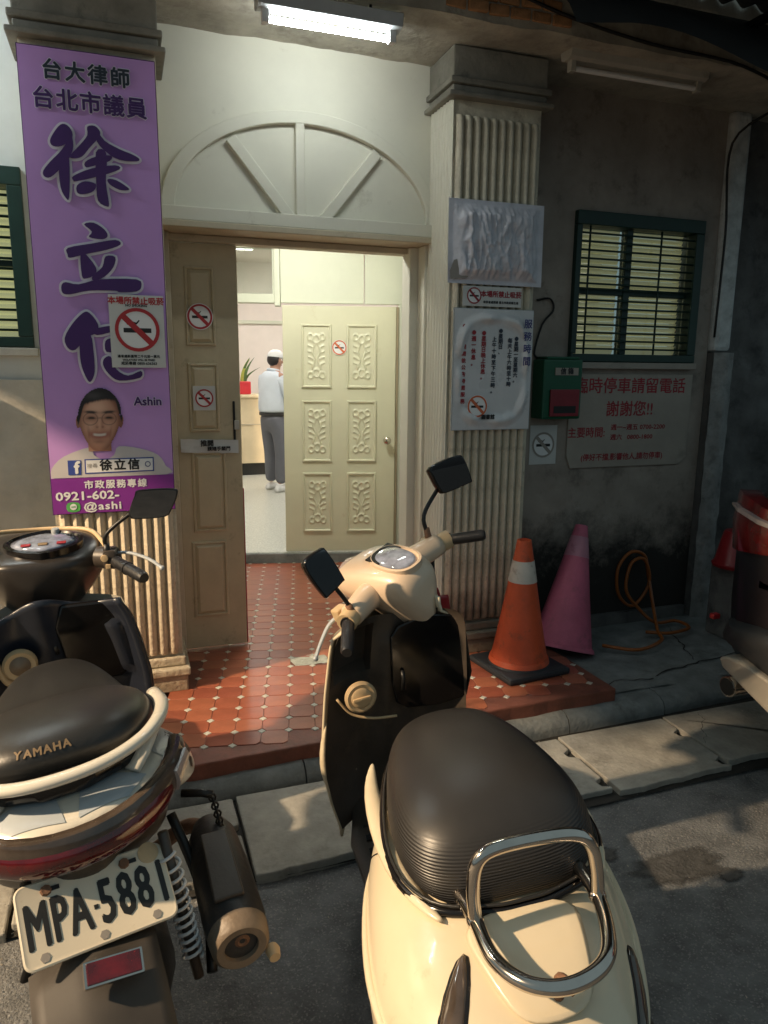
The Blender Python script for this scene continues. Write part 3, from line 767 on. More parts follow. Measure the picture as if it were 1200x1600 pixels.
# dark neighbouring wall beyond the corner
n_ = thing('neighbour_wall', 'dark rough stone wall beyond the corner behind the car', 'wall', (4.6, 3.9, 0))
b = MB(); b.grid(lambda u, v: (3.60+3.2*u, 3.86+.05*nz(u*9, v*9, 2)+.03*nz(u*26, v*26, 1), .0+4.2*v), 90, 110); b.build('stone_face', M['dark_concrete'], n_, smooth=True)
b = MB(); b.box(3.61, 6.8, 3.95, 4.3, 0, 4.2); b.build('core', M['dark_concrete'], n_)
GLYPHS = [[[-0.1813,2.646],[-0.1574,2.647],[-0.1391,2.6225],[-0.145,2.5938],[-0.1829,2.5658],[-0.2149,2.5627],[-0.2246,2.5817],[-0.2072,2.6154]],[[-0.1439,2.61],[-0.1386,2.5703],[-0.1535,2.5283],[-0.1886,2.4845],[-0.2314,2.4441],[-0.2552,2.4445],[-0.2575,2.4661],[-0.227,2.5052],[-0.1926,2.5407],[-0.1663,2.5756]],[[-0.1626,2.5356],[-0.1579,2.4873],[-0.1674,2.3717],[-0.1806,2.369],[-0.1978,2.4103],[-0.1961,2.4919]],[[-0.0809,2.6488],[-0.0522,2.6543],[-0.033,2.6337],[-0.0428,2.6083],[-0.078,2.5682],[-0.1088,2.5326],[-0.1418,2.523],[-0.1532,2.5324],[-0.1096,2.5812],[-0.083,2.6163]],[[-0.0487,2.6442],[-0.0185,2.6026],[0.038,2.5755],[0.0875,2.5597],[0.1139,2.5456],[0.1031,2.5345],[0.0356,2.534],[-0.0129,2.5582],[-0.0477,2.5956]],[[-0.0978,2.5133],[-0.0554,2.5377],[0.003,2.5474],[-0.0024,2.5263],[-0.0574,2.5047],[-0.0951,2.493]],[[-0.1463,2.4557],[-0.0747,2.4908],[0.0176,2.5116],[0.0335,2.4965],[-0.0434,2.4647],[-0.1355,2.4361],[-0.1474,2.4392]],[[-0.0543,2.5542],[-0.0207,2.5656],[-0.0132,2.5253],[-0.0224,2.4416],[-0.0149,2.3586],[-0.0256,2.3476],[-0.0577,2.3678],[-0.0599,2.4384]],[[-0.1349,2.4197],[-0.1027,2.4389],[-0.062,2.4316],[-0.072,2.4042],[-0.1059,2.389],[-0.1344,2.3908]],[[-0.015,2.4548],[0.0184,2.4535],[0.0634,2.428],[0.0628,2.4178],[0.0289,2.4167],[-0.0078,2.4345]],[[-0.1177,2.2711],[-0.0798,2.2796],[-0.0395,2.2553],[-0.0284,2.2304],[-0.0503,2.2162],[-0.1018,2.2215],[-0.0888,2.2435]],[[-0.1858,2.174],[-0.0934,2.1965],[0.0004,2.2168],[0.0207,2.1992],[-0.036,2.1743],[-0.1213,2.1523],[-0.1803,2.1345],[-0.1892,2.1484]],[[-0.1393,2.1555],[-0.1211,2.1548],[-0.0826,2.1028],[-0.0887,2.0723],[-0.1234,2.0551],[-0.1394,2.0655]],[[-0.0418,2.1481],[-0.0036,2.1477],[-0.0129,2.1064],[-0.0511,2.0654],[-0.0945,2.0478],[-0.0974,2.0675],[-0.0572,2.1041]],[[-0.2209,2.0231],[-0.2035,2.0368],[-0.1542,2.0304],[-0.0687,2.0542],[0.0778,2.0609],[0.0956,2.0325],[0.0752,2.0112],[0.0053,2.0048],[-0.0116,2.0103],[-0.1139,2.0061],[-0.1903,1.9882],[-0.2189,1.9931]],[[-0.1451,1.9149],[-0.1197,1.9157],[-0.0886,1.8707],[-0.0976,1.8349],[-0.1391,1.8117],[-0.1847,1.7619],[-0.2136,1.7685],[-0.2233,1.8099],[-0.1901,1.8679]],[[-0.1606,1.8068],[-0.1212,1.8255],[-0.113,1.7541],[-0.1138,1.6729],[-0.1293,1.6319],[-0.1446,1.6346],[-0.164,1.6906],[-0.1684,1.7533]],[[-0.107,1.848],[-0.0374,1.865],[-0.003,1.8596],[-0.0213,1.8439],[-0.0957,1.8243]],[[-0.0629,1.7999],[-0.0361,1.814],[-0.0056,1.8146],[-0.0085,1.7648],[-0.0612,1.7549]],[[-0.0715,1.7277],[-0.0451,1.7353],[-0.0263,1.6827],[0.0206,1.6555],[0.0751,1.6761],[0.0709,1.6465],[-0.016,1.6332],[-0.0581,1.6623],[-0.0784,1.7004]]]
PORT = {"hair":[[-0.1994,1.4629],[-0.1971,1.5167],[-0.1748,1.57],[-0.1354,1.5967],[-0.0907,1.602],[-0.047,1.5865],[-0.0234,1.5492],[-0.0135,1.4945],[-0.0155,1.4603],[-0.0257,1.5083],[-0.0491,1.5493],[-0.0999,1.5563],[-0.1509,1.5499],[-0.1783,1.5165],[-0.1881,1.4628]],"face":[[-0.1837,1.5098],[-0.1505,1.5566],[-0.0993,1.5664],[-0.0489,1.5527],[-0.0257,1.5083],[-0.021,1.4535],[-0.032,1.3985],[-0.0602,1.3611],[-0.1065,1.345],[-0.1506,1.3565],[-0.1804,1.388],[-0.1907,1.4425]],"neck":[[-0.155,1.3874],[-0.0458,1.385],[-0.0364,1.3223],[-0.0641,1.2952],[-0.1163,1.2899],[-0.1503,1.3117]],"shirt":[[-0.3211,1.2131],[-0.3149,1.2554],[-0.2613,1.3082],[-0.1513,1.3462],[-0.1407,1.3115],[-0.0969,1.2893],[-0.0568,1.3089],[-0.035,1.3466],[0.0567,1.3337],[0.1291,1.3034],[0.1607,1.2524],[0.1622,1.2128]],"earl":[[-0.1975,1.4629],[-0.1885,1.456],[-0.1845,1.4221],[-0.1927,1.4121],[-0.2002,1.4325]],"mouth":[[-0.1284,1.406],[-0.1027,1.4069],[-0.0698,1.4186],[-0.0623,1.4129],[-0.0778,1.3926],[-0.1042,1.3829],[-0.123,1.3901]],"teeth":[[-0.1222,1.4031],[-0.0996,1.4041],[-0.0714,1.4131],[-0.0806,1.3995],[-0.1036,1.3918],[-0.1175,1.3948]],"nose":[[-0.1102,1.4412],[-0.0921,1.475],[-0.0811,1.4441],[-0.0785,1.4338],[-0.0949,1.4286],[-0.1075,1.433]],"browl":[[-0.1576,1.4961],[-0.122,1.5079],[-0.1036,1.4969],[-0.1225,1.4998],[-0.1549,1.488]],"browr":[[-0.0777,1.5007],[-0.0514,1.5113],[-0.0262,1.5001],[-0.0519,1.5031],[-0.0749,1.4938]],"eyel":[[-0.1428,1.4791],[-0.1173,1.4808],[-0.1145,1.4753],[-0.14,1.4743]],"eyer":[[-0.0757,1.4816],[-0.0465,1.484],[-0.0456,1.4785],[-0.0741,1.4761]],"qr":[[0.0428,1.509],[0.1558,1.5101],[0.1555,1.4031],[0.0436,1.4004]],"fic":[[-0.2488,1.2901],[-0.1945,1.2897],[-0.1975,1.2248],[-0.2494,1.2254]],"box":[[-0.1802,1.2934],[0.1097,1.2947],[0.1093,1.2314],[-0.1813,1.2283]],"line":[[-0.2618,1.1008],[-0.2152,1.1005],[-0.2157,1.0646],[-0.2617,1.0643]]}
# ================================================================== LAMPS
# street lamp out of frame, behind and left
t = thing('street_lamp', 'street lamp on a grey pole down the alley to the left', 'street lamp', (-5.9, 1.25, 0))
bb = MB(); bb.tube(crm([(-5.9, 1.25, 0), (-5.9, 1.25, 2.5), (-5.9, 1.25, 4.3), (-5.8, 1.32, 4.75), (-5.45, 1.57, 4.85)], 5), lambda u: .06-.025*u, 10); bb.build('pole', M['metal_grey'], t, smooth=True)
bb = MB(); bb.box(-.26, .26, -.12, .12, 0, .08, T=Matrix.Translation((-5.4, 1.6, 4.68)) @ Matrix.Rotation(R(35), 4, 'Z'), bev=.03); bb.build('lamp_head', M['metal_grey'], t)
ld = bpy.data.lights.new('street_lamp_light', 'POINT'); ld.energy = LAMP_W; ld.color = (1.0, .74, .47); ld.shadow_soft_size = .09
lo = bpy.data.objects.new('street_lamp_light', ld); COL.objects.link(lo); lo.parent = t; lo.location = LAMP_POS-Vector((-5.9, 1.25, 0))

def tube_lamp(x0, x1, y, z, lit, label, group):
    t = thing('tube_lamp', label, 'fluorescent lamp', ((x0+x1)/2, y, z+.06), group)
    e = .05
    bb = MB()
    prof = [(-.055, .055), (.055, .055), (.042, .008), (.02, -.0), (-.02, -.0), (-.042, .008)]
    bb.loft([[(xx, y+a, z+.03+c) for a, c in prof] for xx in (x0-e, x1+e)]); bb.build('housing', M['metal_grey'] if lit else M['lamp_white'], t, bevel=.003)
    for xx, s in ((x0-.03, 1), (x1+.0, 1)):
        bb = MB(); bb.box(xx, xx+.03, y-.018, y+.018, z-.018, z+.032); bb.build('tube_holder', M['print_white'] if lit else M['lamp_white'], t, bevel=.003)
    bb = MB(); bb.cyl((x0+.001, y, z), (x1-.001, y, z), .0125, n=14); bb.build('tube', M['tube'] if lit else M['print_white'], t, smooth=40)
    for xx in (x0+.08, x1-.08):
        bb = MB(); bb.cyl((xx, y, z+.08), (xx, y, 3.24), .006, n=6); bb.build('hanger', M['dark_metal'], t)
    return t
tube_lamp(.636, 1.150, 3.26, 3.078, True, 'lit fluorescent tube lamp under the beam above the open doorway', 'tube lamps under the beam')
tube_lamp(2.14, 2.86, 3.36, 3.125, False, 'unlit cream tube lamp under the dark beam above the right window', 'tube lamps under the beam')
tl_ = tube_lamp(-1.45, -.70, 3.26, 3.078, True, 'lit fluorescent tube lamp under the beam left of the violet banner', 'tube lamps under the beam')
for c_ in tl_.children:
    if c_.name.startswith('tube') and not c_.name.startswith('tube_holder'): c_.data.materials[0] = M['tube_left']
# lamps of the back room and the porch
for (a, c) in ((-.9, 1.6), (-.9, 3.9), (.9, 1.6), (.9, 3.9)):
    t = thing('ceiling_lamp', 'square lit ceiling lamp %s in the back room' % {(-.9, 1.6): 'above the door side on the left', (-.9, 3.9): 'over the counter side on the left', (.9, 1.6): 'above the door side on the right', (.9, 3.9): 'over the person'}[(a, c)], 'ceiling lamp', INT @ Vector((a, c, 3.19)), 'ceiling lamps indoors')
    bb = MB(); bb.box(a-.3, a+.3, c-.3, c+.3, 3.165, 3.185); bb.build('diffuser', M['panel_lit'], t, xf=INT)
    bb = MB(); bb.box(a-.32, a+.32, c-.32, c+.32, 3.186, 3.199); bb.build('frame', M['metal_grey'], t, xf=INT)
t = thing('ceiling_lamp', 'round lit ceiling lamp in the passage behind the doorway', 'ceiling lamp', (1.0, 4.7, 2.89), 'ceiling lamps indoors')
bb = MB(); bb.lathe([(.0, 0), (.17, .0), (.19, .02), (.19, .05)], 24, T=Matrix.Translation((1.0, 4.7, 2.845))); bb.build('diffuser', M['passage_lit'], t)

# sheet awning above the front; unseen fin and box added to keep the street lamp off the front
t = thing('sheet_awning', 'dark corrugated sheet awning high over the front of the house', 'awning', (.9, 3.2, 3.4))
bb = MB()
bb.grid(lambda u, v: (-1.6+8*u, 2.35+.86*v, 3.36+.11*v+.018*math.sin((-1.6+8*u)*50)), 480, 3); bb.build('sheet', M['tarp'], t, smooth=True)
for xx in (-.6, .9, 2.9, 4.9):
    bb = MB(); bb.box(xx-.02, xx+.02, 2.4, 3.2, 3.29, 3.32); bb.build('rafter', M['dark_metal'], t)
t = thing('shade_sheet', 'black tarpaulin added to darken the top right corner', 'shade_sheet', (2.6, 3.0, 3.0))
def trp(u, v):
    x = 1.72+3.4*u
    zf = 3.03-.075*max(0, x-2.0)-.03*math.sin(x*5)
    return (x, 2.70+.50*v, zf+(3.40-zf)*v**.7)
bb = MB(); bb.grid(trp, 40, 8); bb.build('sheet', M['black_base'], t, smooth=True)  # black sheet added to darken the corner above the beam
t = thing('light_block_fin', 'unseen concrete fin added above the alley to block the street lamp', 'wall', (-2.15, 3.0, 2.6))
bb = MB(); bb.box(-2.30, -2.0, 2.02, 4.2, 2.62, 6.2); bb.box(-2.30, -2.0, 1.86, 2.02, 2.76, 6.2); bb.build('fin', M['plaster'], t)  # unseen, stepped to cut the street lamp's light on the front
t = thing('light_block_box', 'unseen grey box added under the left window to block the street lamp', 'light blocker', (-1.07, 3.7, 1.1))
bb = MB(); bb.box(-1.30, -.85, 3.28, 3.72, 1.10, 1.74, bev=.02); bb.build('case', M['metal_grey'], t)  # unseen, added to keep lamp light off the lower left wall
for k in range(10):
    bb = MB(); bb.box(-1.26, -.89, 3.265, 3.278, 1.16+.055*k, 1.185+.055*k); bb.build('box_slat', M['metal_grey'], t)
bb = MB(); bb.tube(crm([(1.62, 3.20, 3.34), (2.0, 3.19, 3.26), (2.45, 3.195, 3.215), (3.0, 3.19, 3.19), (3.4, 3.3, 3.12), (3.42, 3.66, 3.0), (3.44, 3.67, 2.5), (3.43, 3.67, 1.9)], 6), .0075, 6)
tag(bb.build('cable', M['cable'], None, smooth=True), 'black cable running along the beam and down by the right window', 'cable')

# ================================================================== BANNER
YB = 3.446
t = thing('banner', 'tall violet banner with big brush lettering and a smiling portrait on the left pilaster', 'banner', (-.06, YB, 1.05))
bb = MB(); bb.grid(lambda u, v: (-.321+.513*u, YB-.0015*nz(u*3, v*8, 2), 1.054+1.872*v), 6, 20); bb.build('sheet', M['violet'], t, smooth=True)
bb = MB(); bb.box(-.324, .195, YB+.002, YB+.012, 1.050, 2.930); bb.build('backing_board', M['ink_violet'], t)
yy = YB-.0035
flat('footer_band', [[(-.321, 1.054), (.192, 1.054), (.192, 1.213), (-.321, 1.211)]], yy, M['violet_dk'], t)
flat('letter_outline', [smooth2(expand(p, .0085)) for p in GLYPHS], yy, M['outline'], t)
flat('brush_lettering', [smooth2(p) for p in GLYPHS], yy-.006, M['ink_violet'], t)
text('heading', '台大律師', .078, M['ink_dark'], t, -.072, 2.842, yy-.003, bold=.0022, spacing=1.18)
text('heading_outline', '台大律師', .078, M['outline'], t, -.072, 2.842, yy-.001, bold=.0055, spacing=1.18)
text('heading', '台北市議員', .084, M['ink_violet'], t, -.063, 2.735, yy-.003, bold=.0022, spacing=1.1)
text('heading_outline', '台北市議員', .084, M['outline'], t, -.063, 2.735, yy-.001, bold=.0055, spacing=1.1)
# portrait, flat print
pt = flat('portrait', [[(max(-.319, min(.190, x_)), max(1.2135, z_)) for x_, z_ in smooth2(PORT['shirt'])]], yy, M['shirt_print'], t)
def sm(a, b, x):
    t_ = max(0, min(1, (x-a)/(b-a))); return t_*t_*(3-2*t_)
def mixc(a, b, t_): return [p+(q-p)*t_ for p, q in zip(a, b)]
def ga(u, v, cx, cy, sx, sy): return math.exp(-((u-cx)/sx)**2-((v-cy)/sy)**2)
def head(u, v):
    """printed portrait colour at u,v (-1..1), None outside the head"""
    u = u-.10*v
    jaw = 1+.34*max(0, -v-.15)
    fm = ((u*jaw)/.86)**2+((v+.10)/.92)**2
    hm = (u/.93)**2+((v-.10)/.89)**2
    ear = (abs(u)-.90)**2/.012+(v+.05)**2/.05
    neck = abs(u-.02) < .50 and v < -.62
    if min(fm, hm if v > .15 else 9, ear) > 1 and not neck: return None
    sk = mixc((.52, .27, .18), (.70, .43, .31), ga(u, v, -.15, .38, .5, .22)+.7*ga(u, v, -.42, -.22, .22, .18)+.6*ga(u, v, .40, -.22, .2, .18)+.5*ga(u, v, -.02, -.12, .07, .25))
    c = mixc(sk, (.26, .11, .07), .75*sm(.55, 1.0, fm)+.35*sm(0, .8, u))
    if neck and fm > 1: c = mixc((.34, .16, .10), (.50, .27, .18), sm(.3, -.4, u))
    for s_ in (-1, 1):
        c = mixc(c, (.16, .07, .05), .75*ga(u, v, s_*.38+.02, .06, .22, .075))
        c = mixc(c, (.03, .02, .02), min(1, 1.5*ga(u, v-.05*abs(u), s_*.38, .215, .24, .040)))
        c = mixc(c, (.015, .01, .01), min(1, 1.7*ga(u, v, s_*.37+.02, .055-.06*(u-s_*.37)**2*8, .14, .026)))
        e = ((u-s_*.39)/.30)**2+((v-.02)/.19)**2
        c = mixc(c, (.10, .06, .05), .8*math.exp(-((e-1)/.13)**2))
        c = mixc(c, (.24, .09, .06), .55*ga(u-.12*s_*(v+.45), v, s_*.46, -.42, .05, .20))
    c = mixc(c, (.10, .06, .05), .8*ga(u, v, 0, .05, .10, .016))
    c = mixc(c, (.22, .09, .06), .7*ga(u, v, -.11, -.235, .06, .035)+.7*ga(u, v, .13, -.235, .06, .035)+.35*ga(u, v, .11, -.10, .05, .16))
    mv = v+.50-.22*u*u*1.5
    c = mixc(c, (.30, .08, .07), max(0, 1-abs(u)/.46)**.3*math.exp(-(mv/.11)**2) if abs(u) < .46 else 0)
    if abs(u) < .34: c = mixc(c, (.70, .66, .60), .9*math.exp(-((mv-.015)/.042)**4)*sm(.33, .20, abs(u)))
    c = mixc(c, (.24, .10, .07), .5*ga(u, v, 0, -.70, .22, .05))
    hl = .50+.10*math.sin(u*2+1)-.62*sm(.62, .95, abs(u))
    hh = sm(hl-.04, hl+.06, v+.03*nz(u*14, v*3, 2))
    if hm < 1.05: c = mixc(c, mixc((.012, .010, .012), (.06, .055, .055), ga(u, v, -.3, .75, .4, .12)), hh)
    return c
xs_ = [p[0] for p in PORT['face']+PORT['hair']]; zs_ = [p[1] for p in PORT['face']+PORT['hair']]
px0, px1, pz0, pz1 = min(xs_)-.004, max(xs_)+.004, min(zs_)-.018, max(zs_)+.002
bm = bmesh.new(); cl = bm.verts.layers.float_color.new('print'); nu_, nv_ = 72, 96; gv = {}
for j in range(nv_+1):
    for i in range(nu_+1):
        u, v = 2*i/nu_-1, 2*j/nv_-1; c = head(u, v)
        if c is None: continue
        q = bm.verts.new((px0+(px1-px0)*i/nu_, yy-.0009, pz0+(pz1-pz0)*j/nv_)); q[cl] = (*[max(0, min(1, k)) for k in c], 1); gv[i, j] = q
for j in range(nv_):
    for i in range(nu_):
        ks = ((i, j), (i+1, j), (i+1, j+1), (i, j+1))
        if all(k in gv for k in ks): bm.faces.new([gv[k] for k in ks])
bmesh.ops.transform(bm, matrix=WM[pt.name].inverted(), verts=bm.verts)
me = bpy.data.meshes.new('printed_face'); bm.to_mesh(me); bm.free()
mm = mat('printed_face', (.5, .3, .2), .5, var=.02); nt_ = mm.node_tree; at_ = nt_.nodes.new('ShaderNodeVertexColor'); at_.layer_name = 'print'
nt_.links.new(at_.outputs['Color'], nt_.nodes['Principled BSDF'].inputs['Base Color']); me.materials.append(mm)
link('printed_face', me, pt)
text('name_line', 'Ashin', .052, M['ink_violet'], t, .098, 1.542, yy-.002, bold=.0018)
text('name_outline', 'Ashin', .052, M['outline'], t, .098, 1.542, yy-.001, bold=.004)
ic = flat('social_icon', [PORT['fic']], yy-.0015, M['blue_print'], t); text('icon_letter', 'f', .075, M['print_white'], ic, -.214, 1.255, yy-.003, bold=.003)
sb_ = flat('search_box', [PORT['box']], yy-.0015, M['blue_print'], t)
flat('box_field', [[(-.176, 1.2335), (.104, 1.2365), (.105, 1.2895), (-.175, 1.2885)]], yy-.0022, M['print_white'], sb_)
text('box_name', '徐立信', .052, M['ink_black'], sb_, -.035, 1.262, yy-.003, bold=.0018, spacing=1.25); text('box_small', '搜尋', .022, M['faded'], sb_, -.150, 1.262, yy-.003)
ringp('magnifier', .083, 1.264, .009, .0125, yy-.003, M['ink_navy'], sb_)
text('footer_line', '市政服務專線', .040, M['print_white'], t, -.057, 1.177, yy-.002, bold=.0012, spacing=1.25)
text('phone', '0921-602-', .052, M['print_white'], t, -.308, 1.130, yy-.002, align='LEFT', bold=.0016, sx=1.22)
text('handle', '@ashi', .048, M['print_white'], t, -.198, 1.081, yy-.002, align='LEFT', bold=.0014, sx=1.2, spacing=1.12)
li = flat('message_icon', [smooth2(PORT['line'])], yy-.0015, M['green_print'], t)
flat('bubble', [circ(-.2385, 1.084, .014)], yy-.003, M['print_white'], li)
text('bubble_letter', 'LINE', .009, M['green_print'], li, -.2385, 1.084, yy-.004, bold=.0003)

# sheets, boards and stickers
t = thing('no_smoking_sign', 'white no smoking sheet stuck over the last character of the violet banner', 'sign', (.07, YB-.012, 1.69))
YS = YB-.020
bb = MB(); bb.box(-.042, .182, YS, YS+.002, 1.690, 1.995); bb.build('sheet', M['paper'], t)
nosmoke(t, .070, 1.850, .092, YS-.0008, M['ink_red'])
text('red_lettering', '本場所禁止吸菸', .033, M['ink_red'], t, .070, 1.969, YS-.001, bold=.0012)
for k, (s, z, sz) in enumerate((('NO SMOKING', 1.951, .014), ('違者處新臺幣二千元至一萬元', 1.737, .0135), ('VIOLATORS WILL BE FINED', 1.722, .011), ('戒菸專線 0800-636363', 1.707, .0155))):
    text('small_print', s, sz, M['ink_black'], t, .070, z, YS-.001, bold=.0006)

def sticker(label, cx, cz, r, y, ring_m, sheet=None, lines=(), T=None, cat='sticker', loc=None):
    P0 = Vector((cx, y, cz)) if T is None else T @ Vector((cx, y, cz))
    t = thing('no_smoking_sticker', label, cat, P0, 'no smoking stickers')
    if sheet:
        bb = MB(); bb.box(cx-sheet[0], cx+sheet[0], y, y+.0012, cz-sheet[1], cz+sheet[1]); bb.build('sheet', M['paper'], t, xf=T)
    nosmoke(t, cx, cz, r, y-.0008, ring_m, T=T)
    if not sheet: ringp('rim', cx, cz, r*1.0, r*1.06, y-.0012, M['print_white'], t, T=T)
    return t
sticker('round red and orange no smoking sticker on the top panel of the brown door leaf', .383, 1.944, .062, 3.914, M['ink_red'])
sticker('square white no smoking sticker on the second panel of the brown door leaf', .390, 1.536, .046, 3.914, M['ink_red'], (.056, .062))
sticker('small orange no smoking sticker between the upper panels of the carved inner door', .443, 1.847, .055, -.004, M['orange_print'], T=INT)
t = thing('paper_label', 'torn white label strip with black print across the brown door leaf', 'label', (.41, 3.91, 1.28))
bb = MB(); bb.grid(lambda u, v: (.262+.296*u, 3.914-.004*nz(u*4, v*2, 3), 1.258+.07*v+.006*nz(u*9, v, 1)-.012*u), 14, 4); bb.build('sheet', M['paper'], t)
text('lettering', '推開', .034, M['ink_black'], t, .395, 1.301, 3.906, bold=.0015); text('lettering', '請隨手關門', .024, M['ink_black'], t, .455, 1.272, 3.906, bold=.001)
# silver wrinkled sheet on the right pilaster
t = thing('silver_sheet', 'crumpled silver plastic sheet taped across the right pilaster', 'plastic sheet', (1.80, 3.44, 2.11))
def sil(u, v):
    e = min(u, 1-u, v, 1-v); k = min(1, max(0, (e-.05)/.12))
    h = .9-1.6*abs(nz(u*9+1.2*math.sin(v*3), v*1.6, 1))+.5-1.3*abs(nz(u*20, v*4, 2))+.25*nz(u*40, v*18, 4)
    return (1.533+.527*u-.004*v, 3.436-.024*k*(.7+h), 2.113+.395*v)
bb = MB(); bb.grid(sil, 90, 60); bb.build('sheet', M['silver_sheet'], t, smooth=True)
bb = MB(); bb.poly([(1.533+.5*x, 3.4345-.012, 2.11+z) for x, z in [(.02, .02), (.2, .03), (.24, .06), (.2, .09), (.12, .12), (.05, .11), (.01, .06)]]); bb.build('torn_sticker', M['faded'], t)
# red and white no smoking strip
t = thing('no_smoking_strip', 'narrow white strip with red no smoking print between the silver sheet and the notice board', 'sign', (1.78, 3.44, 2.01))
bb = MB(); bb.box(1.618, 1.948, 3.436, 3.439, 2.008, 2.104); bb.build('sheet', M['paper'], t)
nosmoke(t, 1.680, 2.058, .040, 3.4352, M['ink_darkred']); text('red_lettering', '本場所禁止吸菸', .033, M['ink_darkred'], t, 1.832, 2.066, 3.435, bold=.0014); text('small_print', '吸菸者處罰鍰 臺北市政府衛生局', .014, M['ink_black'], t, 1.832, 2.028, 3.435, bold=.0006)
# notice board with loose film
t = thing('notice_board', 'white notice board under loose wrinkled film with columns of writing on the right pilaster', 'notice board', (1.80, 3.44, 1.39))
bb = MB(); bb.box(1.575, 2.028, 3.440, 3.452, 1.385, 1.997); bb.build('board', M['metal_grey'], t)
def film(u, v):
    x = 2*u-1; y = 2*v-1
    d = (abs(x)**3.2+abs(y)**3.2)**(1/3.2)
    ridge = math.exp(-((d-.86)/.075)**2)
    h = .022*ridge*(.55+.45*nz(u*3, v*3, 7)+.35*math.sin(8*math.atan2(y, x)))+.004*nz(u*10, v*10, 3)*(d > .72)
    if d > .97: h *= .4
    h += .010*math.exp(-((x-.45)**2/.02+(y+.80)**2/.006))
    return (1.578+.447*u, 3.4385-max(.0005, h), 1.388+.606*v)
bb = MB(); bb.grid(film, 80, 100); bb.build('film', M['plastic_film'], t, smooth=True)
yt = 3.4335
def col(s, x, z, size, m, step=None):
    return text('writing_column', '\n'.join(s), size, m, t, x, z, yt, bold=.0012, line=step or 1.0)
cols = [('服務時間', 1.985, 1.83, .043, 'ink_navy', 1.3), ('●星期一至星期六。', 1.930, 1.745, .0235, 'ink_dark', 1.0), ('每天上午六時至十時', 1.893, 1.73, .0235, 'ink_dark', 1.05), ('●星期日、', 1.838, 1.835, .0235, 'ink_dark', 1.0),
        ('上午十時至下午三時。', 1.802, 1.715, .0235, 'ink_dark', 1.1), ('●星期日晚上休息。', 1.742, 1.765, .0245, 'ink_darkred', 1.0), ('●週一休息。', 1.686, 1.80, .0245, 'ink_darkred', 1.12), ('●春節期間依公告時間服務', 1.632, 1.72, .0225, 'ink_darkred', 1.35)]
for s, x, z, sz, m, st in cols: text('writing_column', '\n'.join(s), sz*1.12, M[m], t, x, z, yt if x < 1.95 else 3.416, bold=.0010, line=st)
text('writing_line', '圖書館', .026, M['ink_black'], t, 1.775, 1.452, 3.4215, bold=.0012)
st_ = sticker('round orange no smoking sticker low on the left of the notice board', 1.716, 1.508, .056, 3.432, M['orange_print'])
sticker('faded grey no smoking sticker on the dark wall below the green letter box', 2.312, 1.262, .075, YW-.004, M['faded'], (.09, .115))
# green and red letter box
t = thing('letter_box', 'green letter box with a red lower flap beside the right window', 'letter box', (2.345, 3.72, 1.42))
bb = MB(); bb.box(2.218, 2.472, 3.625, 3.748, 1.420, 1.755, bev=.012); bb.build('case', M['mail_green'], t)
bb = MB(); bb.box(2.262, 2.452, 3.612, 3.6235, 1.437, 1.588, bev=.004); bb.build('flap', M['mail_red'], t)
bb = MB(); bb.box(2.285, 2.43, 3.6105, 3.6125, 1.455, 1.495); bb.build('slot', M['ink_black'], t)
bb = MB(); bb.box(2.29, 2.44, 3.619, 3.624, 1.667, 1.708); bb.build('label', M['white_board'], t)
text('lettering', '信箱', .038, M['ink_black'], t, 2.365, 1.687, 3.6175, bold=.0015, spacing=1.5)
bb = MB(); bb.box(2.24, 2.45, 3.63, 3.745, 1.756, 1.770); bb.build('lid', M['mail_green'], t, bevel=.004)
bb = MB(); bb.tube(crm([(2.22, 3.74, 2.08), (2.30, 3.735, 2.09), (2.33, 3.74, 2.03), (2.26, 3.735, 1.95), (2.22, 3.74, 1.80), (2.24, 3.74, 1.76)], 5), .006, 5); tag(bb.build('wire', M['cable'], None), 'loose black wire hanging above the green letter box', 'wire')
# parking sign
t = thing('parking_sign', 'dull white board with rows of red lettering below the right window', 'sign', (2.92, 3.73, 1.11))
bb = MB(); pts = [(2.47, 1.19), (2.50, 1.115), (3.30, 1.115), (3.355, 1.16), (3.355, 1.675), (2.47, 1.675)]
bb.prism([(x, YW-.012, z) for x, z in pts], (0, .010, 0)); bb.build('board', M['white_board'], t, bevel=.003)
yq = YW-.0135
text('red_lettering', '臨時停車請留電話', .098, M['ink_darkred'], t, 2.90, 1.600, yq, bold=.0014, fitw=.80)
text('red_lettering', '謝謝您!!', .098, M['ink_darkred'], t, 2.90, 1.462, yq, bold=.0014)
text('red_lettering', '主要時間:', .066, M['ink_darkred'], t, 2.60, 1.325, yq, bold=.0010, sx=.95)
text('red_lettering', '週一~週五 0700-2200', .038, M['ink_darkred'], t, 2.77, 1.355, yq, bold=.0008, align='LEFT', sx=1.15); text('red_lettering', '週六   0800-1800', .038, M['ink_darkred'], t, 2.77, 1.295, yq, bold=.0008, align='LEFT', sx=1.15)
text('red_lettering', '(停好不擋,影響他人,請勿停車)', .046, M['ink_darkred'], t, 2.87, 1.175, yq, bold=.0008)

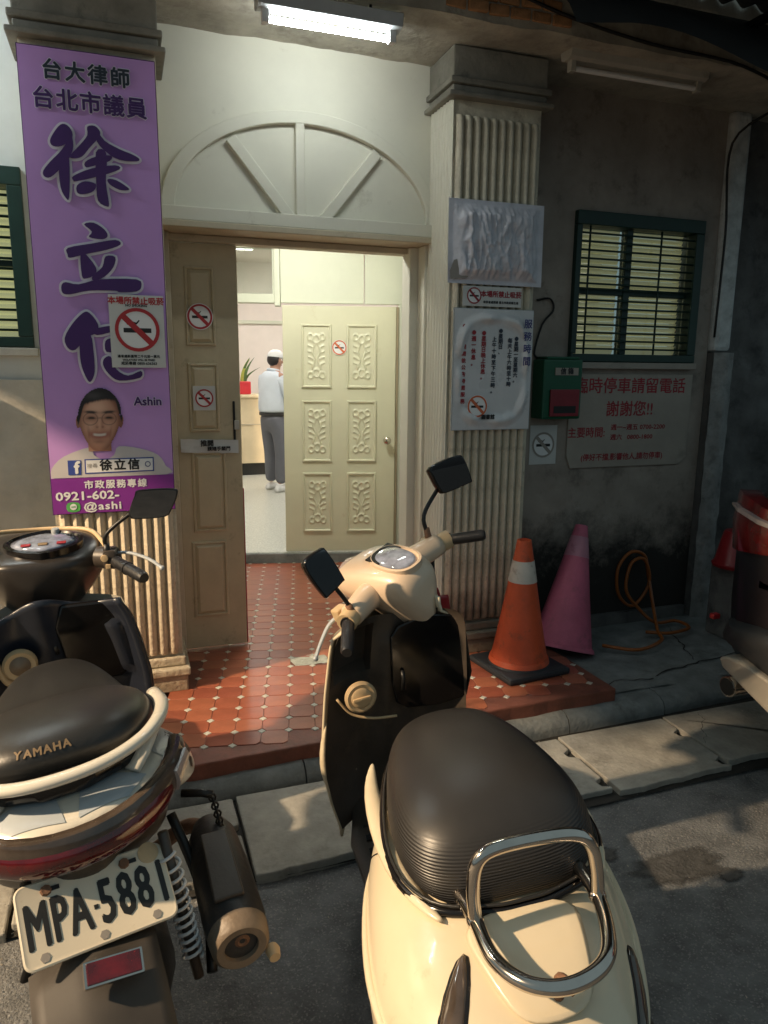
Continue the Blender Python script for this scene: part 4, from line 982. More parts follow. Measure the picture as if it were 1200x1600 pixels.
# ================================================================== CONES, HOSE
t = thing('traffic_cone', 'upright orange traffic cone with a white band on a black rubber base', 'traffic cone', (1.885, 3.185, .155), 'traffic cones by the right pilaster')
T = Matrix.Translation((1.885, 3.185, .155)) @ Matrix.Rotation(R(7), 4, 'Z')
bb = MB(); bb.box(-.19, .19, -.19, .19, 0, .035, T=T, bev=.016); bb.lathe([(.165, .03), (.155, .05), (.148, .052)], 32, T=T); bb.build('base', M['rubber'], t)
z1 = .690
rr = lambda z: .150-(.150-.036)*((z-.05)/(z1-.05))**.92
def cone_part(z0, z1_, e, name, m, cap=False, TT=None):
    prof = [(rr(z0+(z1_-z0)*k/10)+e, z0+(z1_-z0)*k/10) for k in range(11)]
    if cap: prof += [(prof[-1][0]-.006, z1_+.002), (prof[-1][0]-.008, z1_-.03)]
    bb = MB(); bb.lathe(prof, 36, T=TT); return bb.build(name, m, t, smooth=40)
bb = MB(); bb.lathe([(.158, .045), (.153, .065), (.15, .07)], 36, T=T); bb.build('skirt', M['cone_orange'], t, smooth=40)
cone_part(.05, z1, 0, 'cone', M['cone_orange'], True, T); cone_part(.475, .585, .0025, 'band', M['cone_band'], False, T)
t = thing('traffic_cone', 'faded pink traffic cone without a base leaning against the wall', 'traffic cone', (2.30, 3.43, .12), 'traffic cones by the right pilaster')
a0 = Vector((2.305, 3.43, .125)); a1 = Vector((2.495, 3.575, .80)); ax = (a1-a0).normalized()
T = Matrix.Translation(a0) @ ax.to_track_quat('Z', 'Y').to_matrix().to_4x4()
LN = (a1-a0).length
rr = lambda z: .178-(.178-.036)*(z/LN)**.95
cone_part(0, LN, 0, 'cone', M['cone_pink'], True, T); cone_part(.50*LN+.17, .50*LN+.29, .002, 'band', M['cone_band_pink'], False, T)
bb = MB(); bb.lathe([(.190, -.005), (.186, .012), (.176, .02)], 36, T=T); bb.build('rim', M['cone_pink'], t, smooth=40)
pts = [(2.545, 3.37, .125), (2.70, 3.25, .125), (2.93, 3.33, .125), (3.0, 3.45, .14), (3.08, 3.60, .24), (3.11, 3.70, .40), (3.07, 3.705, .54), (2.96, 3.705, .57), (2.87, 3.70, .47), (2.89, 3.70, .30), (3.0, 3.69, .22), (3.11, 3.69, .36), (3.06, 3.69, .52), (2.96, 3.69, .50), (2.92, 3.67, .34), (3.0, 3.64, .22), (3.09, 3.58, .135), (3.25, 3.58, .128), (3.24, 3.45, .128), (3.06, 3.41, .128), (2.93, 3.47, .128)]
bb = MB(); bb.tube(crm(pts, 7), .0105, 8); tag(bb.build('garden_hose', M['hose'], None, smooth=True), 'orange garden hose coiled against the stained wall and trailing on the ground', 'hose')
t = thing('bucket', 'red plastic bucket standing upside down on a dark post beside the car', 'bucket', (3.43, 3.32, .545))
bb = MB(); bb.lathe([(.135, .50), (.140, .515), (.125, .53), (.088, .70), (.080, .715), (.0, .716)], 28, T=Matrix.Translation((3.43, 3.32, .045))); bb.build('shell', M['red_gloss'], t, smooth=40)
bb = MB(); bb.box(3.36, 3.56, 3.25, 3.45, .09, .543, bev=.02); tag(bb.build('stone_post', M['dark_concrete'], None), 'low dark stone post under the red bucket', 'post')

# ================================================================== BACK ROOM THINGS
t = thing('counter', 'pale wooden counter with a black kick board in the back room', 'counter', (1.3, 10.1, .23))
bb = MB(); bb.box(.75, 1.95, 9.98, 10.5, .40, 1.285); bb.build('front', M['counter'], t)
bb = MB(); bb.box(.72, 1.98, 9.94, 10.52, 1.286, 1.325); bb.build('counter_top', M['counter'], t, bevel=.006)
bb = MB(); bb.box(.78, 1.92, 10.02, 10.48, .232, .399); bb.build('kick_board', M['black_base'], t)
bb = MB(); bb.box(.75, 1.95, 9.972, 9.979, .92, .935); bb.build('groove', M['frame'], t)
t = thing('potted_plant', 'snake plant in a red planter on the counter in the back room', 'plant', (1.46, 10.15, 1.325))
bb = MB(); bb.box(1.30, 1.62, 10.02, 10.28, 1.327, 1.50, bev=.015); bb.build('planter', M['red_pot'], t)
for k in range(17):
    x = 1.34+.24*random.random(); y = 10.07+.16*random.random(); h = .2+.22*random.random(); lx = (x-1.46)*random.uniform(.8, 2.2); ly = random.uniform(-.08, .08)
    bb = MB(); wd = .022
    pts = [(0, 0), (.5, .9), (1, 0)]
    rings = []
    for q in range(6):
        s = q/5; ww = wd*(1-s**2.2)+.001; c = Vector((x+lx*s*s, y+ly*s, 1.49+h*s))
        rings.append([c+Vector((-ww, 0, 0)), c+Vector((0, .006, 0)), c+Vector((ww, 0, 0)), c+Vector((0, -.002, 0))])
    bb.loft(rings); bb.build('leaf', M['leaf_y'] if k % 3 == 0 else M['leaf'], t)
# person in a white cap, seen from behind to the right
def skinned(name, verts, edges, radii, m, parent, T, root=0):
    bm = bmesh.new(); ly = bm.verts.layers.skin.new()
    X = T
    if WM.get(parent.name) is not None: X = WM[parent.name].inverted() @ T
    vs = []
    for i, p in enumerate(verts):
        v = bm.verts.new(X @ Vector(p)); r = radii[i]; v[ly].radius = r if isinstance(r, tuple) else (r, r); v[ly].use_root = (i == root); vs.append(v)
    for a, c in edges: bm.edges.new((vs[a], vs[c]))
    me = bpy.data.meshes.new(name); bm.to_mesh(me); bm.free(); me.materials.append(m)
    o = link(name, me, parent)
    sk = o.modifiers.new('skin', 'SKIN'); sk.use_smooth_shade = True
    sb2 = o.modifiers.new('subdivision', 'SUBSURF'); sb2.levels = 2; sb2.render_levels = 2
    return o
PX, PY = 1.66, 8.63
t = thing('person', 'person in a white cap, pale shirt and grey trousers standing in the back room', 'person', (PX, PY, .232))
T = Matrix.Translation((PX, PY, .232)) @ Matrix.Rotation(R(-62), 4, 'Z')     # faces +x (to the right, slightly away): local +y is forward
H_ = 1.64
bv = [(0, -.01, .92), (0, -.02, 1.10), (0, -.01, 1.28), (0, .0, 1.37), (0, .02, 1.43), (0, .035, 1.50), (0, .04, 1.565),
      (.10, 0, .88), (.11, .01, .48), (.11, -.02, .09), (-.10, 0, .88), (-.11, .03, .48), (-.11, .02, .09),
      (.19, -.01, 1.34), (.212, .04, 1.13), (.12, .27, 1.11), (-.19, -.01, 1.34), (-.212, .05, 1.13), (-.09, .28, 1.16), (.06, .34, 1.13), (-.03, .345, 1.19)]
be = [(0, 1), (1, 2), (2, 3), (3, 4), (4, 5), (5, 6), (0, 7), (7, 8), (8, 9), (0, 10), (10, 11), (11, 12), (3, 13), (13, 14), (14, 15), (3, 16), (16, 17), (17, 18), (15, 19), (18, 20)]
br = [(.13, .10), (.12, .09), (.12, .085), (.085, .055), .050, .075, .085, (.08), .055, .04, .08, .055, .04, .045, .040, .032, .045, .040, .032, (.035, .02), (.035, .02)]
skinned('body', bv, be, br, M['skin'], t, T)
# fingers
for sx, hand in ((1, (.06, .34, 1.13)), (-1, (-.03, .345, 1.19))):
    for k in range(4):
        p0 = Vector(hand)+Vector((-sx*.01, .0, .024-.016*k)); bb = MB()
        bb.tube([p0, p0+Vector((-sx*.03, .018, -.003)), p0+Vector((-sx*.05, .008, -.006))], .008, 6); bb.build('finger', M['skin'], t, smooth=True, xf=T)
    p0 = Vector(hand)+Vector((0, -.01, .03)); bb = MB(); bb.tube([p0, p0+Vector((-sx*.01, .02, .02)), p0+Vector((-sx*.03, .03, .022))], .009, 6); bb.build('thumb', M['skin'], t, smooth=True, xf=T)
bb = MB(); bb.loft([[(w_*math.cos(k*PI/12)+.006*nz(k*.9, z*9, 2), -.01+d_*math.sin(k*PI/12)+.010*nz(k*.7, z*11, 4), z) for k in range(24)] for z, w_, d_ in ((.935, .172, .158), (.955, .186, .170), (1.02, .190, .172), (1.10, .186, .166), (1.18, .182, .158), (1.26, .184, .15), (1.32, .192, .140), (1.37, .172, .122), (1.405, .115, .095), (1.425, .066, .072))])
shirt = bb.build('shirt', M['shirt'], t, smooth=True, xf=T, sub=1)
for pts in (((.150, -.01, 1.335), (.205, .01, 1.25), (.222, .04, 1.13), (.19, .14, 1.10), (.12, .26, 1.12)), ((-.150, -.01, 1.335), (-.205, .015, 1.25), (-.222, .05, 1.13), (-.18, .15, 1.12), (-.09, .27, 1.165))):
    bb = MB(); bb.tube(crm(pts, 5), lambda u: .074-.028*u, 14); bb.build('sleeve', M['shirt'], shirt, smooth=True, xf=T)
bb = MB(); bb.tube([(.05*math.cos(k*PI/8)*1.25, .0+.05*math.sin(k*PI/8)*1.3, 1.425+.012*math.cos(k*PI/8+PI/2)) for k in range(16)], .016, 6, closed=True); bb.build('collar', M['shirt'], shirt, smooth=True, xf=T)
tv = [(0, -.01, .86), (0, -.01, .965), (.105, 0, .78), (.115, .01, .48), (.115, -.01, .09), (-.105, 0, .78), (-.115, .03, .48), (-.115, .025, .09)]
skinned('trousers', tv, [(0, 1), (0, 2), (2, 3), (3, 4), (0, 5), (5, 6), (6, 7)], [(.165, .14), (.165, .145), .112, .086, .072, .112, .086, .072], M['trousers'], t, T, 0)
bb = MB(); bb.lathe([(.172, .903), (.182, .908), (.182, .938), (.172, .942)], 24, T=T @ Matrix.Translation((0, -.01, 0)) @ Matrix.Diagonal((1, .88, 1, 1))); bb.build('belt', M['black_base'], t)
for sx, fy in ((.115, -.0), (-.115, .045)):
    bb = MB(); rings = []
    for s, wd, hh in ((-.09, .030, .05), (-.06, .042, .085), (0, .043, .085), (.08, .048, .06), (.14, .045, .045), (.175, .025, .03)):
        rings.append([(sx+wd*math.cos(a*PI/6), fy+s, .004+hh*.5+hh*.5*math.sin(a*PI/6)) for a in range(12)])
    bb.loft(rings); bb.build('shoe', M['white_cloth'], t, smooth=True, xf=T)
bb = MB(); bb.ball((0, .035, 1.575), .098, 12, (.92, 1.08, .92)); cap_ = None
bmesh.ops.bisect_plane(bb.bm, geom=bb.bm.verts[:]+bb.bm.edges[:]+bb.bm.faces[:], plane_co=(0, 0, 1.575), plane_no=(0, .12, 1), clear_inner=True)
bb.prism([(-.075, .10, 1.572), (-.05, .17, 1.566), (0, .20, 1.563), (.05, .17, 1.566), (.075, .10, 1.572)], (0, 0, .010))
bb.build('cap', M['white_cloth'], t, smooth=50, xf=T)
bb = MB(); bb.ball((0, .02, 1.545), .091, 10, (.93, 1.0, .9)); bmesh.ops.bisect_plane(bb.bm, geom=bb.bm.verts[:]+bb.bm.edges[:]+bb.bm.faces[:], plane_co=(0, .02, 1.545), plane_no=(0, 1, -.3), clear_outer=True)
bb.build('hair', M['hair_print'], t, smooth=True, xf=T)
for sx in (-1, 1):
    bb = MB(); bb.ball((sx*.083, .03, 1.535), .026, 6, (.4, .7, 1.2)); bb.build('ear', M['skin'], t, smooth=True, xf=T)
    bb = MB(); bb.ball((sx*.032, .118, 1.545), .010, 6, (1.3, .5, .7)); bb.build('eye', M['hair_print'], t, smooth=True, xf=T)
bb = MB(); bb.ball((0, .128, 1.52), .016, 6, (.8, 1.2, 1.3)); bb.build('nose', M['skin'], t, smooth=True, xf=T)
bb = MB(); bb.ball((0, .112, 1.485), .02, 6, (1.2, .5, .3)); bb.build('mouth', M['lip_print'], t, smooth=True, xf=T)

# ================================================================== CAR (tail end in view at the right edge)
CX, CY = 2.50, 1.64
t = thing('parked_car', 'dark car parked at the right edge with red tail lamps and pale skid plate', 'car', (CX+2.2, CY, 0))
def csec(x, w, zb, zs, wt, zt):
    """half section: sill zb, shoulder zs (width w), roof zt (width wt)"""
    h = [(w*.90, zb), (w*.96, zb+.04), (w*.985, zb+.12), (w, zb+.28), (w*1.0, zs-.22), (w*.99, zs-.10), (w*.965, zs-.03), (w*.93, zs), (wt+(w*.93-wt)*.6, zs+(zt-zs)*.38), (wt, zt-.06), (wt*.93, zt-.02), (wt*.80, zt), (wt*.4, zt+.012)]
    return [(CX+x, CY+y, z) for y, z in h]+[(CX+x, CY-y, z) for y, z in reversed(h)]
secs = [(-.012, .45, .56, 1.02, .40, 1.06), (-.008, .64, .52, 1.05, .56, 1.09), (.01, .76, .48, 1.09, .64, 1.14), (.06, .845, .42, 1.13, .66, 1.20), (.15, .893, .36, 1.16, .65, 1.33), (.29, .91, .33, 1.17, .64, 1.52), (.40, .914, .32, 1.16, .64, 1.58), (.60, .915, .30, 1.13, .64, 1.62), (1.2, .915, .28, 1.08, .65, 1.65), (2.2, .915, .28, .98, .63, 1.60), (2.7, .91, .28, .97, .58, 1.40), (3.2, .90, .28, .98, .62, 1.03), (3.9, .88, .30, .92, .60, .95), (4.25, .80, .34, .82, .55, .86), (4.38, .66, .42, .70, .5, .74)]
bb = MB(); bb.loft([csec(*s) for s in secs]); bb.build('body', M['car_paint'], t, smooth=40)
bb = MB(); rings = []
for (x, w, z0, z1) in ((-.075, .60, .44, .60), (-.06, .78, .43, .62), (.0, .88, .42, .64), (.12, .925, .41, .65), (.5, .93, .38, .60)):
    rings.append([(CX+x, CY+s*w, z) for s, z in ((-1, z0), (-1, z1), (-.5, z1+.01), (.5, z1+.01), (1, z1), (1, z0))])
bb.loft(rings); bb.build('bumper', M['car_plastic'], t, smooth=50, sub=1)
bb = MB(); bb.prism([(CX-.085, CY+y, z) for y, z in ((.74, .46), (.70, .48), (.62, .485), (.40, .45), (.32, .425), (-.32, .425), (-.40, .45), (-.62, .485), (-.74, .46), (-.72, .42), (-.4, .30), (.4, .30), (.72, .42))], (.12, 0, 0)); bb.build('skid_plate', M['car_skid'], t, bevel=.012)
for s in (1, -1):
    bb = MB(); bb.tube([(CX+.15, CY+s*.66, .355), (CX-.10, CY+s*.66, .355)], .045, 20); bb.tube([(CX-.101, CY+s*.66, .355), (CX-.102, CY+s*.66, .355)], .038, 20)
    ex = bb.build('exhaust_pipe', M['chrome'], t, smooth=40)
    bb = MB(); bb.cyl((CX-.1035, CY+s*.66, .355), (CX-.1045, CY+s*.66, .355), .038, n=20); bb.build('exhaust_mouth', M['hole'], ex)
    # tail lamp wrapping the corner
    path = [(.30, .915), (.16, .902), (.07, .862), (.02, .78), (-.012, .64), (-.015, .42)]
    bb = MB(); bb.loft([[(CX+x-.012, CY+s*(y+.006), z0), (CX+x-.02, CY+s*(y+.012), (z0+z1)/2), (CX+x-.006, CY+s*(y+.002), z1), (CX+x+.05, CY+s*(y-.05), z1), (CX+x+.05, CY+s*(y-.05), z0)] for (x, y), z0, z1 in zip(path, (1.0, .93, .915, .925, .945, .97), (1.08, 1.16, 1.185, 1.17, 1.14, 1.10))]); tl = bb.build('tail_lamp', M['car_red'], t, smooth=50)
    bb = MB(); bb.loft([[(CX+x-.030, CY+s*(y+.014), z0), (CX+x-.030, CY+s*(y+.014), z1), (CX+x, CY+s*(y-.02), z1), (CX+x, CY+s*(y-.02), z0)] for (x, y), z0, z1 in zip(path[2:], (1.115, 1.10, 1.075, 1.05), (1.125, 1.118, 1.095, 1.06))]); bb.build('clear_strip', M['car_clear'], tl)
    bb = MB(); bb.box(CX-.02, CX+.02, CY+s*.855, CY+s*.885, .585, .61); bb.build('reflector', M['red_gloss'], t, bevel=.006)
    for wx in (.80, 3.50):
        Tw = Matrix.Translation((CX+wx, CY+s*.80, .34)) @ Matrix.Rotation(PI/2, 4, 'X')
        bb = MB(); bb.lathe([(.20, -.11), (.31, -.11), (.34, -.08), (.34, .08), (.31, .11), (.20, .11)], 32, T=Tw); wl = bb.build('wheel', M['tyre'], t, smooth=40)
        bb = MB(); bb.lathe([(.0, -.10), (.2, -.10), (.2, .10), (.0, .10)], 24, T=Tw); bb.build('rim', M['metal_grey'], wl)
bb = MB(); bb.prism([(CX+.030, CY-.58, 1.19), (CX+.030, CY+.58, 1.19), (CX+.27, CY+.54, 1.51), (CX+.27, CY-.54, 1.51)], (-.012, 0, .006)); bb.build('rear_window', M['car_glass'], t, bevel=.006)
bb = MB(); bb.box(CX-.028, CX-.015, CY-.26, CY+.26, .70, .82); bb.build('number_plate', M['plate'], t, bevel=.004)
for s in (1, -1):
    bb = MB(); bb.prism([(CX+x, CY+s*y, z) for x, y, z in ((.75, .80, 1.10), (2.55, .80, 1.08), (2.2, .66, 1.50), (.85, .66, 1.53))], (0, s*.012, .005)); bb.build('side_window', M['car_glass'], t)
# ================================================================== SCOOTERS
def pose(x, y, h, l, sc):
    fwv = Vector((math.sin(h), math.cos(h), 0)); lf = Vector((-math.cos(h), math.sin(h), 0)); u = Vector((0, 0, 1))
    l2 = lf*math.cos(l)-u*math.sin(l); u2 = u*math.cos(l)+lf*math.sin(l)
    return Matrix(((fwv.x*sc, l2.x*sc, u2.x*sc, x), (fwv.y*sc, l2.y*sc, u2.y*sc, y), (fwv.z*sc, l2.z*sc, u2.z*sc, 0), (0, 0, 0, 1)))
def steer(a, piv, rake=.45):
    return Matrix.Translation(piv) @ Matrix.Rotation(a, 4, Vector((-math.sin(rake), 0, math.cos(rake)))) @ Matrix.Translation(-Vector(piv))
def sgp(v, p): return math.copysign(abs(v)**p, v)
def sec(x, w, zb, zt, n=24, p=2.6, q=2.6, mid=.5, yc=0, tilt=0):
    """cross-section: superellipse, p for the upper half, q for the lower half"""
    zc = zb+(zt-zb)*mid; out = []
    for k in range(n):
        a = 2*PI*k/n; c, s = math.cos(a), math.sin(a)
        e = p if s >= 0 else q
        z = zc+((zt-zc) if s >= 0 else (zc-zb))*sgp(s, 2/e)
        out.append((x+tilt*(z-zc), yc+w*sgp(c, 2/e), z))
    return out
def plate_poly(name, poly, x0, x1, m, parent, xf, bevel=.004):
    """upright plate in a y-z outline between x0 and x1"""
    bb = MB(); bb.prism([(x0, y, z) for y, z in poly], (x1-x0, 0, 0)); return bb.build(name, m, parent, xf=xf, bevel=bevel, smooth=40)
def shrink(poly, d): return expand(poly, -d)
def wheel(parent, x, z, r, wdt, xf=None, tm='tyre'):
    Tw = Matrix.Translation((x, 0, z)) @ Matrix.Rotation(PI/2, 4, 'X')
    if xf is not None: Tw = xf @ Tw
    bb = MB(); prof = [(r*.62, -wdt*.42), (r*.80, -wdt*.5), (r*.94, -wdt*.40), (r, -wdt*.12), (r, wdt*.12), (r*.94, wdt*.40), (r*.80, wdt*.5), (r*.62, wdt*.42)]
    bb.lathe(prof, 40, T=Tw); wl = bb.build('wheel', M['tyre'], parent, smooth=50)
    bb = MB(); bb.lathe([(r*.62, -wdt*.40), (r*.55, -wdt*.3), (.05, -wdt*.2), (.05, wdt*.2), (r*.55, wdt*.3), (r*.62, wdt*.40)], 28, T=Tw); bb.build('rim', M['metal_grey'], wl, smooth=40)
    bb = MB()
    for k in range(40):
        a = 2*PI*k/40
        bb.box(-.006, .006, -wdt*.36, wdt*.36, r-.004, r+.004, T=Matrix.Translation((x, 0, z)) @ Matrix.Rotation(a, 4, 'Y') if xf is None else xf @ Matrix.Translation((x, 0, z)) @ Matrix.Rotation(a, 4, 'Y'))
    stuff(bb.build('tread', M['tyre'], wl))
    return wl

# ---------------------------------------------------------------- cream scooter
cs = thing('motor_scooter', 'cream scooter with a big black rounded seat and a chrome rear rail', 'scooter', group='scooters parked at the kerb', mw=pose(.83, 1.47, .15, .145, 1.073))
ST = steer(.62, (.55, 0, .9))
wheel(cs, -.44, .225, .225, .10); wheel(cs, .74, .225, .225, .10, xf=steer(.62, (.55, 0, .9)))
# rear body
S_ = [(.20, .05, .40, .52, 0), (.17, .11, .36, .585, 0), (.12, .172, .33, .625, 0), (.03, .228, .30, .655, 0), (-.10, .262, .275, .668, .004), (-.24, .272, .27, .672, .02), (-.38, .262, .28, .668, .04), (-.50, .232, .31, .650, .054), (-.60, .187, .36, .615, .062), (-.68, .125, .41, .575, .066), (-.715, .055, .45, .54, .066)]
def bint(x, k):
    for a_, c_ in zip(S_, S_[1:]):
        if x >= c_[0]: t_ = max(0, min(1, (a_[0]-x)/(a_[0]-c_[0]))); return a_[k]+(c_[k]-a_[k])*t_
    return S_[-1][k]
def by(x, s, f=.985): return bint(x, 4)+s*bint(x, 1)*f
bb = MB(); bb.loft([sec(x, w_, a, c, p=2.7, q=2.2, mid=.40, yc=yc_) for x, w_, a, c, yc_ in S_]); body = bb.build('rear_body', M['cream_paint'], cs, smooth=True, sub=2)
# raised pointed cheeks beside the seat
for s in (1, -1):
    bb = MB()
    rings = []
    for x, y, z, r in ((.165, .165, .66, .004), (.13, .178, .645, .014), (.05, .19, .648, .020), (-.08, .195, .655, .024), (-.22, .192, .66, .022), (-.34, .165, .668, .016), (-.40, .135, .668, .006)):
        r *= .62; rings.append([(x, s*(y+.012+r*1.6*math.cos(k*PI/6)), z-.006+r*math.sin(k*PI/6)) for k in range(12)])
    bb.loft(rings); bb.build('seat_rail_panel', M['cream_paint'], cs, smooth=True, sub=1)
    # crease along the flank
    bb = MB(); bb.tube(crm([(x, by(x, s, .955), z) for x, z in ((.06, .50), (-.12, .525), (-.34, .53), (-.52, .525), (-.62, .515))], 6), lambda t: .0085*math.sin(PI*min(1, max(.02, t)))+.0005, 8); bb.build('flank_crease', M['cream_paint'], body, smooth=True)
# raised centre panel on the tail deck
bb = MB(); bb.loft([[(x, y, z) for y, z in ((-w_+.02, zz-.014), (-w_*.9+.02, zz), (w_*.9+.02, zz), (w_+.02, zz-.014))] for x, w_, zz in ((-.40, .125, .675), (-.47, .115, .666), (-.55, .09, .645), (-.60, .06, .624))], cap=True); bb.build('deck_panel', M['cream_paint'], cs, smooth=60, sub=2)
# tail light low on the tail, plate below
bb = MB(); bb.loft([sec(-.69, .07, .47, .55, p=2.2, q=2.2), sec(-.725, .06, .475, .545, p=2.2, q=2.2), sec(-.735, .03, .49, .53, p=2.2, q=2.2)]); bb.build('tail_lamp', M['red_lens'], cs, smooth=True)
bb = MB(); bb.box(-.73, -.725, -.13, .13, .26, .40, T=Matrix.Rotation(.0, 4, 'Y')); bb.build('number_plate', M['plate'], cs, bevel=.004)
bb = MB(); bb.loft([sec(-.60, .07, .25, .46), sec(-.72, .05, .24, .44)]); bb.build('mud_flap', M['inner_black'], cs, smooth=True)
# seat
Q = [(.185, .05, .69, .715), (.17, .085, .675, .745), (.12, .125, .665, .785), (.04, .158, .66, .806), (-.06, .180, .657, .815), (-.17, .196, .655, .820), (-.26, .196, .655, .815), (-.325, .178, .655, .792), (-.365, .145, .657, .755), (-.39, .09, .660, .715)]
bb = MB(); bb.loft([sec(x, w_, a, c, p=2.35, q=3.2, mid=.30) for x, w_, a, c in Q]); seat = bb.build('seat', M['seat_ribbed'], cs, smooth=True, sub=2)
ringp_ = [(x, y, z) for x, y, z in [(.19, 0, .675), (.165, .10, .668), (.10, .150, .662), (-.06, .192, .660), (-.20, .207, .658), (-.30, .192, .660), (-.37, .145, .662), (-.405, .06, .665), (-.41, 0, .665), (-.405, -.06, .665), (-.37, -.145, .662), (-.30, -.192, .660), (-.20, -.207, .658), (-.06, -.192, .660), (.10, -.150, .662), (.165, -.10, .668)]]
bb = MB(); bb.tube(crm(ringp_, 4, True), .009, 8, closed=True); bb.build('seat_edge', M['gloss_black'], seat, smooth=True)
bb = MB(); bb.tube(crm([(x, y*.985, z+.013) for x, y, z in ringp_], 4, True), .0035, 6, closed=True); bb.build('piping', M['seat_black'], seat, smooth=True)
# chrome rail: upright hoop and lower loop
bb = MB(); bb.tube(crm([(-.452, .103, .695), (-.451, .100, .76), (-.450, .086, .808), (-.450, .052, .825), (-.45, -.03, .823), (-.45, -.088, .812), (-.450, -.112, .785), (-.452, -.118, .74), (-.455, -.115, .685)], 7), .0120, 12); rail = bb.build('rear_rail', M['chrome'], cs, smooth=True)
bb = MB(); bb.tube(crm([(-.37, .108, .690), (-.452, .103, .700), (-.535, .100, .702), (-.59, .072, .702), (-.615, .03, .702), (-.612, -.02, .700), (-.585, -.065, .696), (-.53, -.095, .690), (-.455, -.115, .687), (-.37, -.118, .684)], 7), .0125, 12); bb.build('lower_loop', M['chrome'], rail, smooth=True)
for p in ((-.452, .103, .700), (-.455, -.115, .687)):
    bb = MB(); bb.ball(p, .0155, 8); bb.build('joint', M['chrome'], rail, smooth=True)
for y in (.107, -.117):
    bb = MB(); bb.tube([(-.35, y, .655), (-.375, y, .688)], .011, 8); bb.build('rail_bracket', M['gloss_black'], rail, smooth=True)
bb = MB(); bb.tube(crm([(-.565, .012, .62), (-.58, .012, .675), (-.60, .012, .695), (-.615, .0, .685)], 5), .009, 8); bb.build('rail_foot', M['rust'], rail, smooth=True)
# panel gaps and screws laid on the body surface
bpy.context.view_layer.update()
dg = bpy.context.evaluated_depsgraph_get(); bev = body.evaluated_get(dg)
def on_body(x, y, z, d):
    ok, p_, n_, _i = bev.ray_cast(Vector((x, y, z)), Vector(d)); return (p_+n_*.0004, n_) if ok else (None, None)
for s in (1, -1):
    pts = [on_body(x, s*y, 1.0, (0, 0, -1))[0] for x, y in [(-.02-.05*k*.5, .232-.0035*k*k*.5) for k in range(12)]]
    pts = [p for p in pts if p is not None]
    if len(pts) > 3: bb = MB(); bb.tube(crm(pts, 4), .0016, 5); bb.build('panel_gap', M['gloss_black'], body)
    pts = [on_body(x, s*1, z, (0, -s, 0))[0] for x, z in ((-.05, .36), (-.18, .35), (-.32, .36), (-.45, .385), (-.56, .42))]
    pts = [p for p in pts if p is not None]
    if len(pts) > 3: bb = MB(); bb.tube(crm(pts, 5), .0018, 5); bb.build('panel_gap', M['gloss_black'], body)
    # indicator let into the corner of the tail
    pth_ = ((-.455, .130), (-.505, .158), (-.56, .190), (-.605, .205)) if s > 0 else ((-.455, -.162), (-.505, -.152), (-.56, -.130), (-.605, -.105))
    for nm, m_, hw, up_, par in (('indicator', 'gloss_black', (.012, .028, .034, .026), .004, cs), ('lens', 'smoke_lens', (.005, .022, .028, .019), .010, None)):
        rings = []
        for (x, y), h_ in zip(pth_, hw):
            p_, n_ = on_body(x, y, 1.0, (0, 0, -1))
            t_ = Vector((0, s, 0)); t_ = (t_-n_*t_.dot(n_)).normalized()
            rings.append([p_+t_*h_*math.cos(k*PI/5)+n_*(up_*max(-.6, math.sin(k*PI/5))) for k in range(10)])
        bb = MB(); bb.loft(rings); ind_ = bb.build(nm, M[m_], par if par is not None else ind, smooth=True, sub=1)
        if par is not None: ind = ind_
    p_, n_ = on_body(-.40, s*1, .44, (0, -s, 0))
    if p_: bb = MB(); bb.lathe([(.007, 0), (.007, .002), (.003, .002), (.002, .0005), (0, .0005)], 10, T=Matrix.Translation(p_) @ n_.to_track_quat('Z', 'Y').to_matrix().to_4x4()); bb.build('screw', M['dark_metal'], body)
# floor board, leg shield
bb = MB(); bb.loft([sec(.0, .20, .24, .30, p=5, q=5), sec(.12, .235, .24, .295, p=5, q=5), (sec(.40, .255, .24, .295, p=5, q=5)), sec(.54, .22, .26, .34, p=5, q=5)]); fb = bb.build('floor_board', M['inner_black'], cs, smooth=50)
for k in range(7):
    bb = MB(); bb.box(.06+.06*k, .085+.06*k, .05, .21, .296, .301, bev=.002); bb.build('foot_rib', M['grip'], fb)
    bb = MB(); bb.box(.06+.06*k, .085+.06*k, -.21, -.05, .296, .301, bev=.002); bb.build('foot_rib', M['grip'], fb)
bb = MB(); bb.loft([sec(.20, .12, .25, .52), sec(.16, .17, .25, .58), sec(.08, .19, .25, .60)]); bb.build('under_seat_panel', M['inner_black'], cs, smooth=True)
def YCf(z): return .018+max(0, (.88-max(z, .45)))*.15
def shield_w(z):
    P = [(.28, .185), (.36, .200), (.52, .212), (.70, .205), (.84, .192), (.88, .183), (.905, .160)]
    for (z0, w0), (z1, w1) in zip(P, P[1:]):
        if z <= z1:
            t_ = (z-z0)/(z1-z0); return w0+(w1-w0)*max(0, t_)
    return P[-1][1]
def shield_x(u, z, off=0):
    """inner face of the leg shield: hollowed, edges nearer the rider"""
    base = .555-.055*(z-.3)/.6
    return base+.012-.085*abs(u)**2.4+off+.05*max(0, (.42-z)/.14)*-1*.6
bb = MB()
nU, nZ = 28, 30
def inner(u, v):
    uu = 2*u-1; z = .285+.62*v; wd = shield_w(z)
    x = shield_x(uu, z)
    # centre hump and recessed pockets
    x -= .028*math.exp(-((uu-.05)/.20)**2)*(1 if z < .84 else .6)
    if .745 < z < .88 and .40 < uu < .93: x += .045
    return (x, YCf(z)+wd*uu, z)
bb.grid(inner, nU, nZ); sh = bb.build('leg_shield_lining', M['inner_black'], cs, smooth=50)
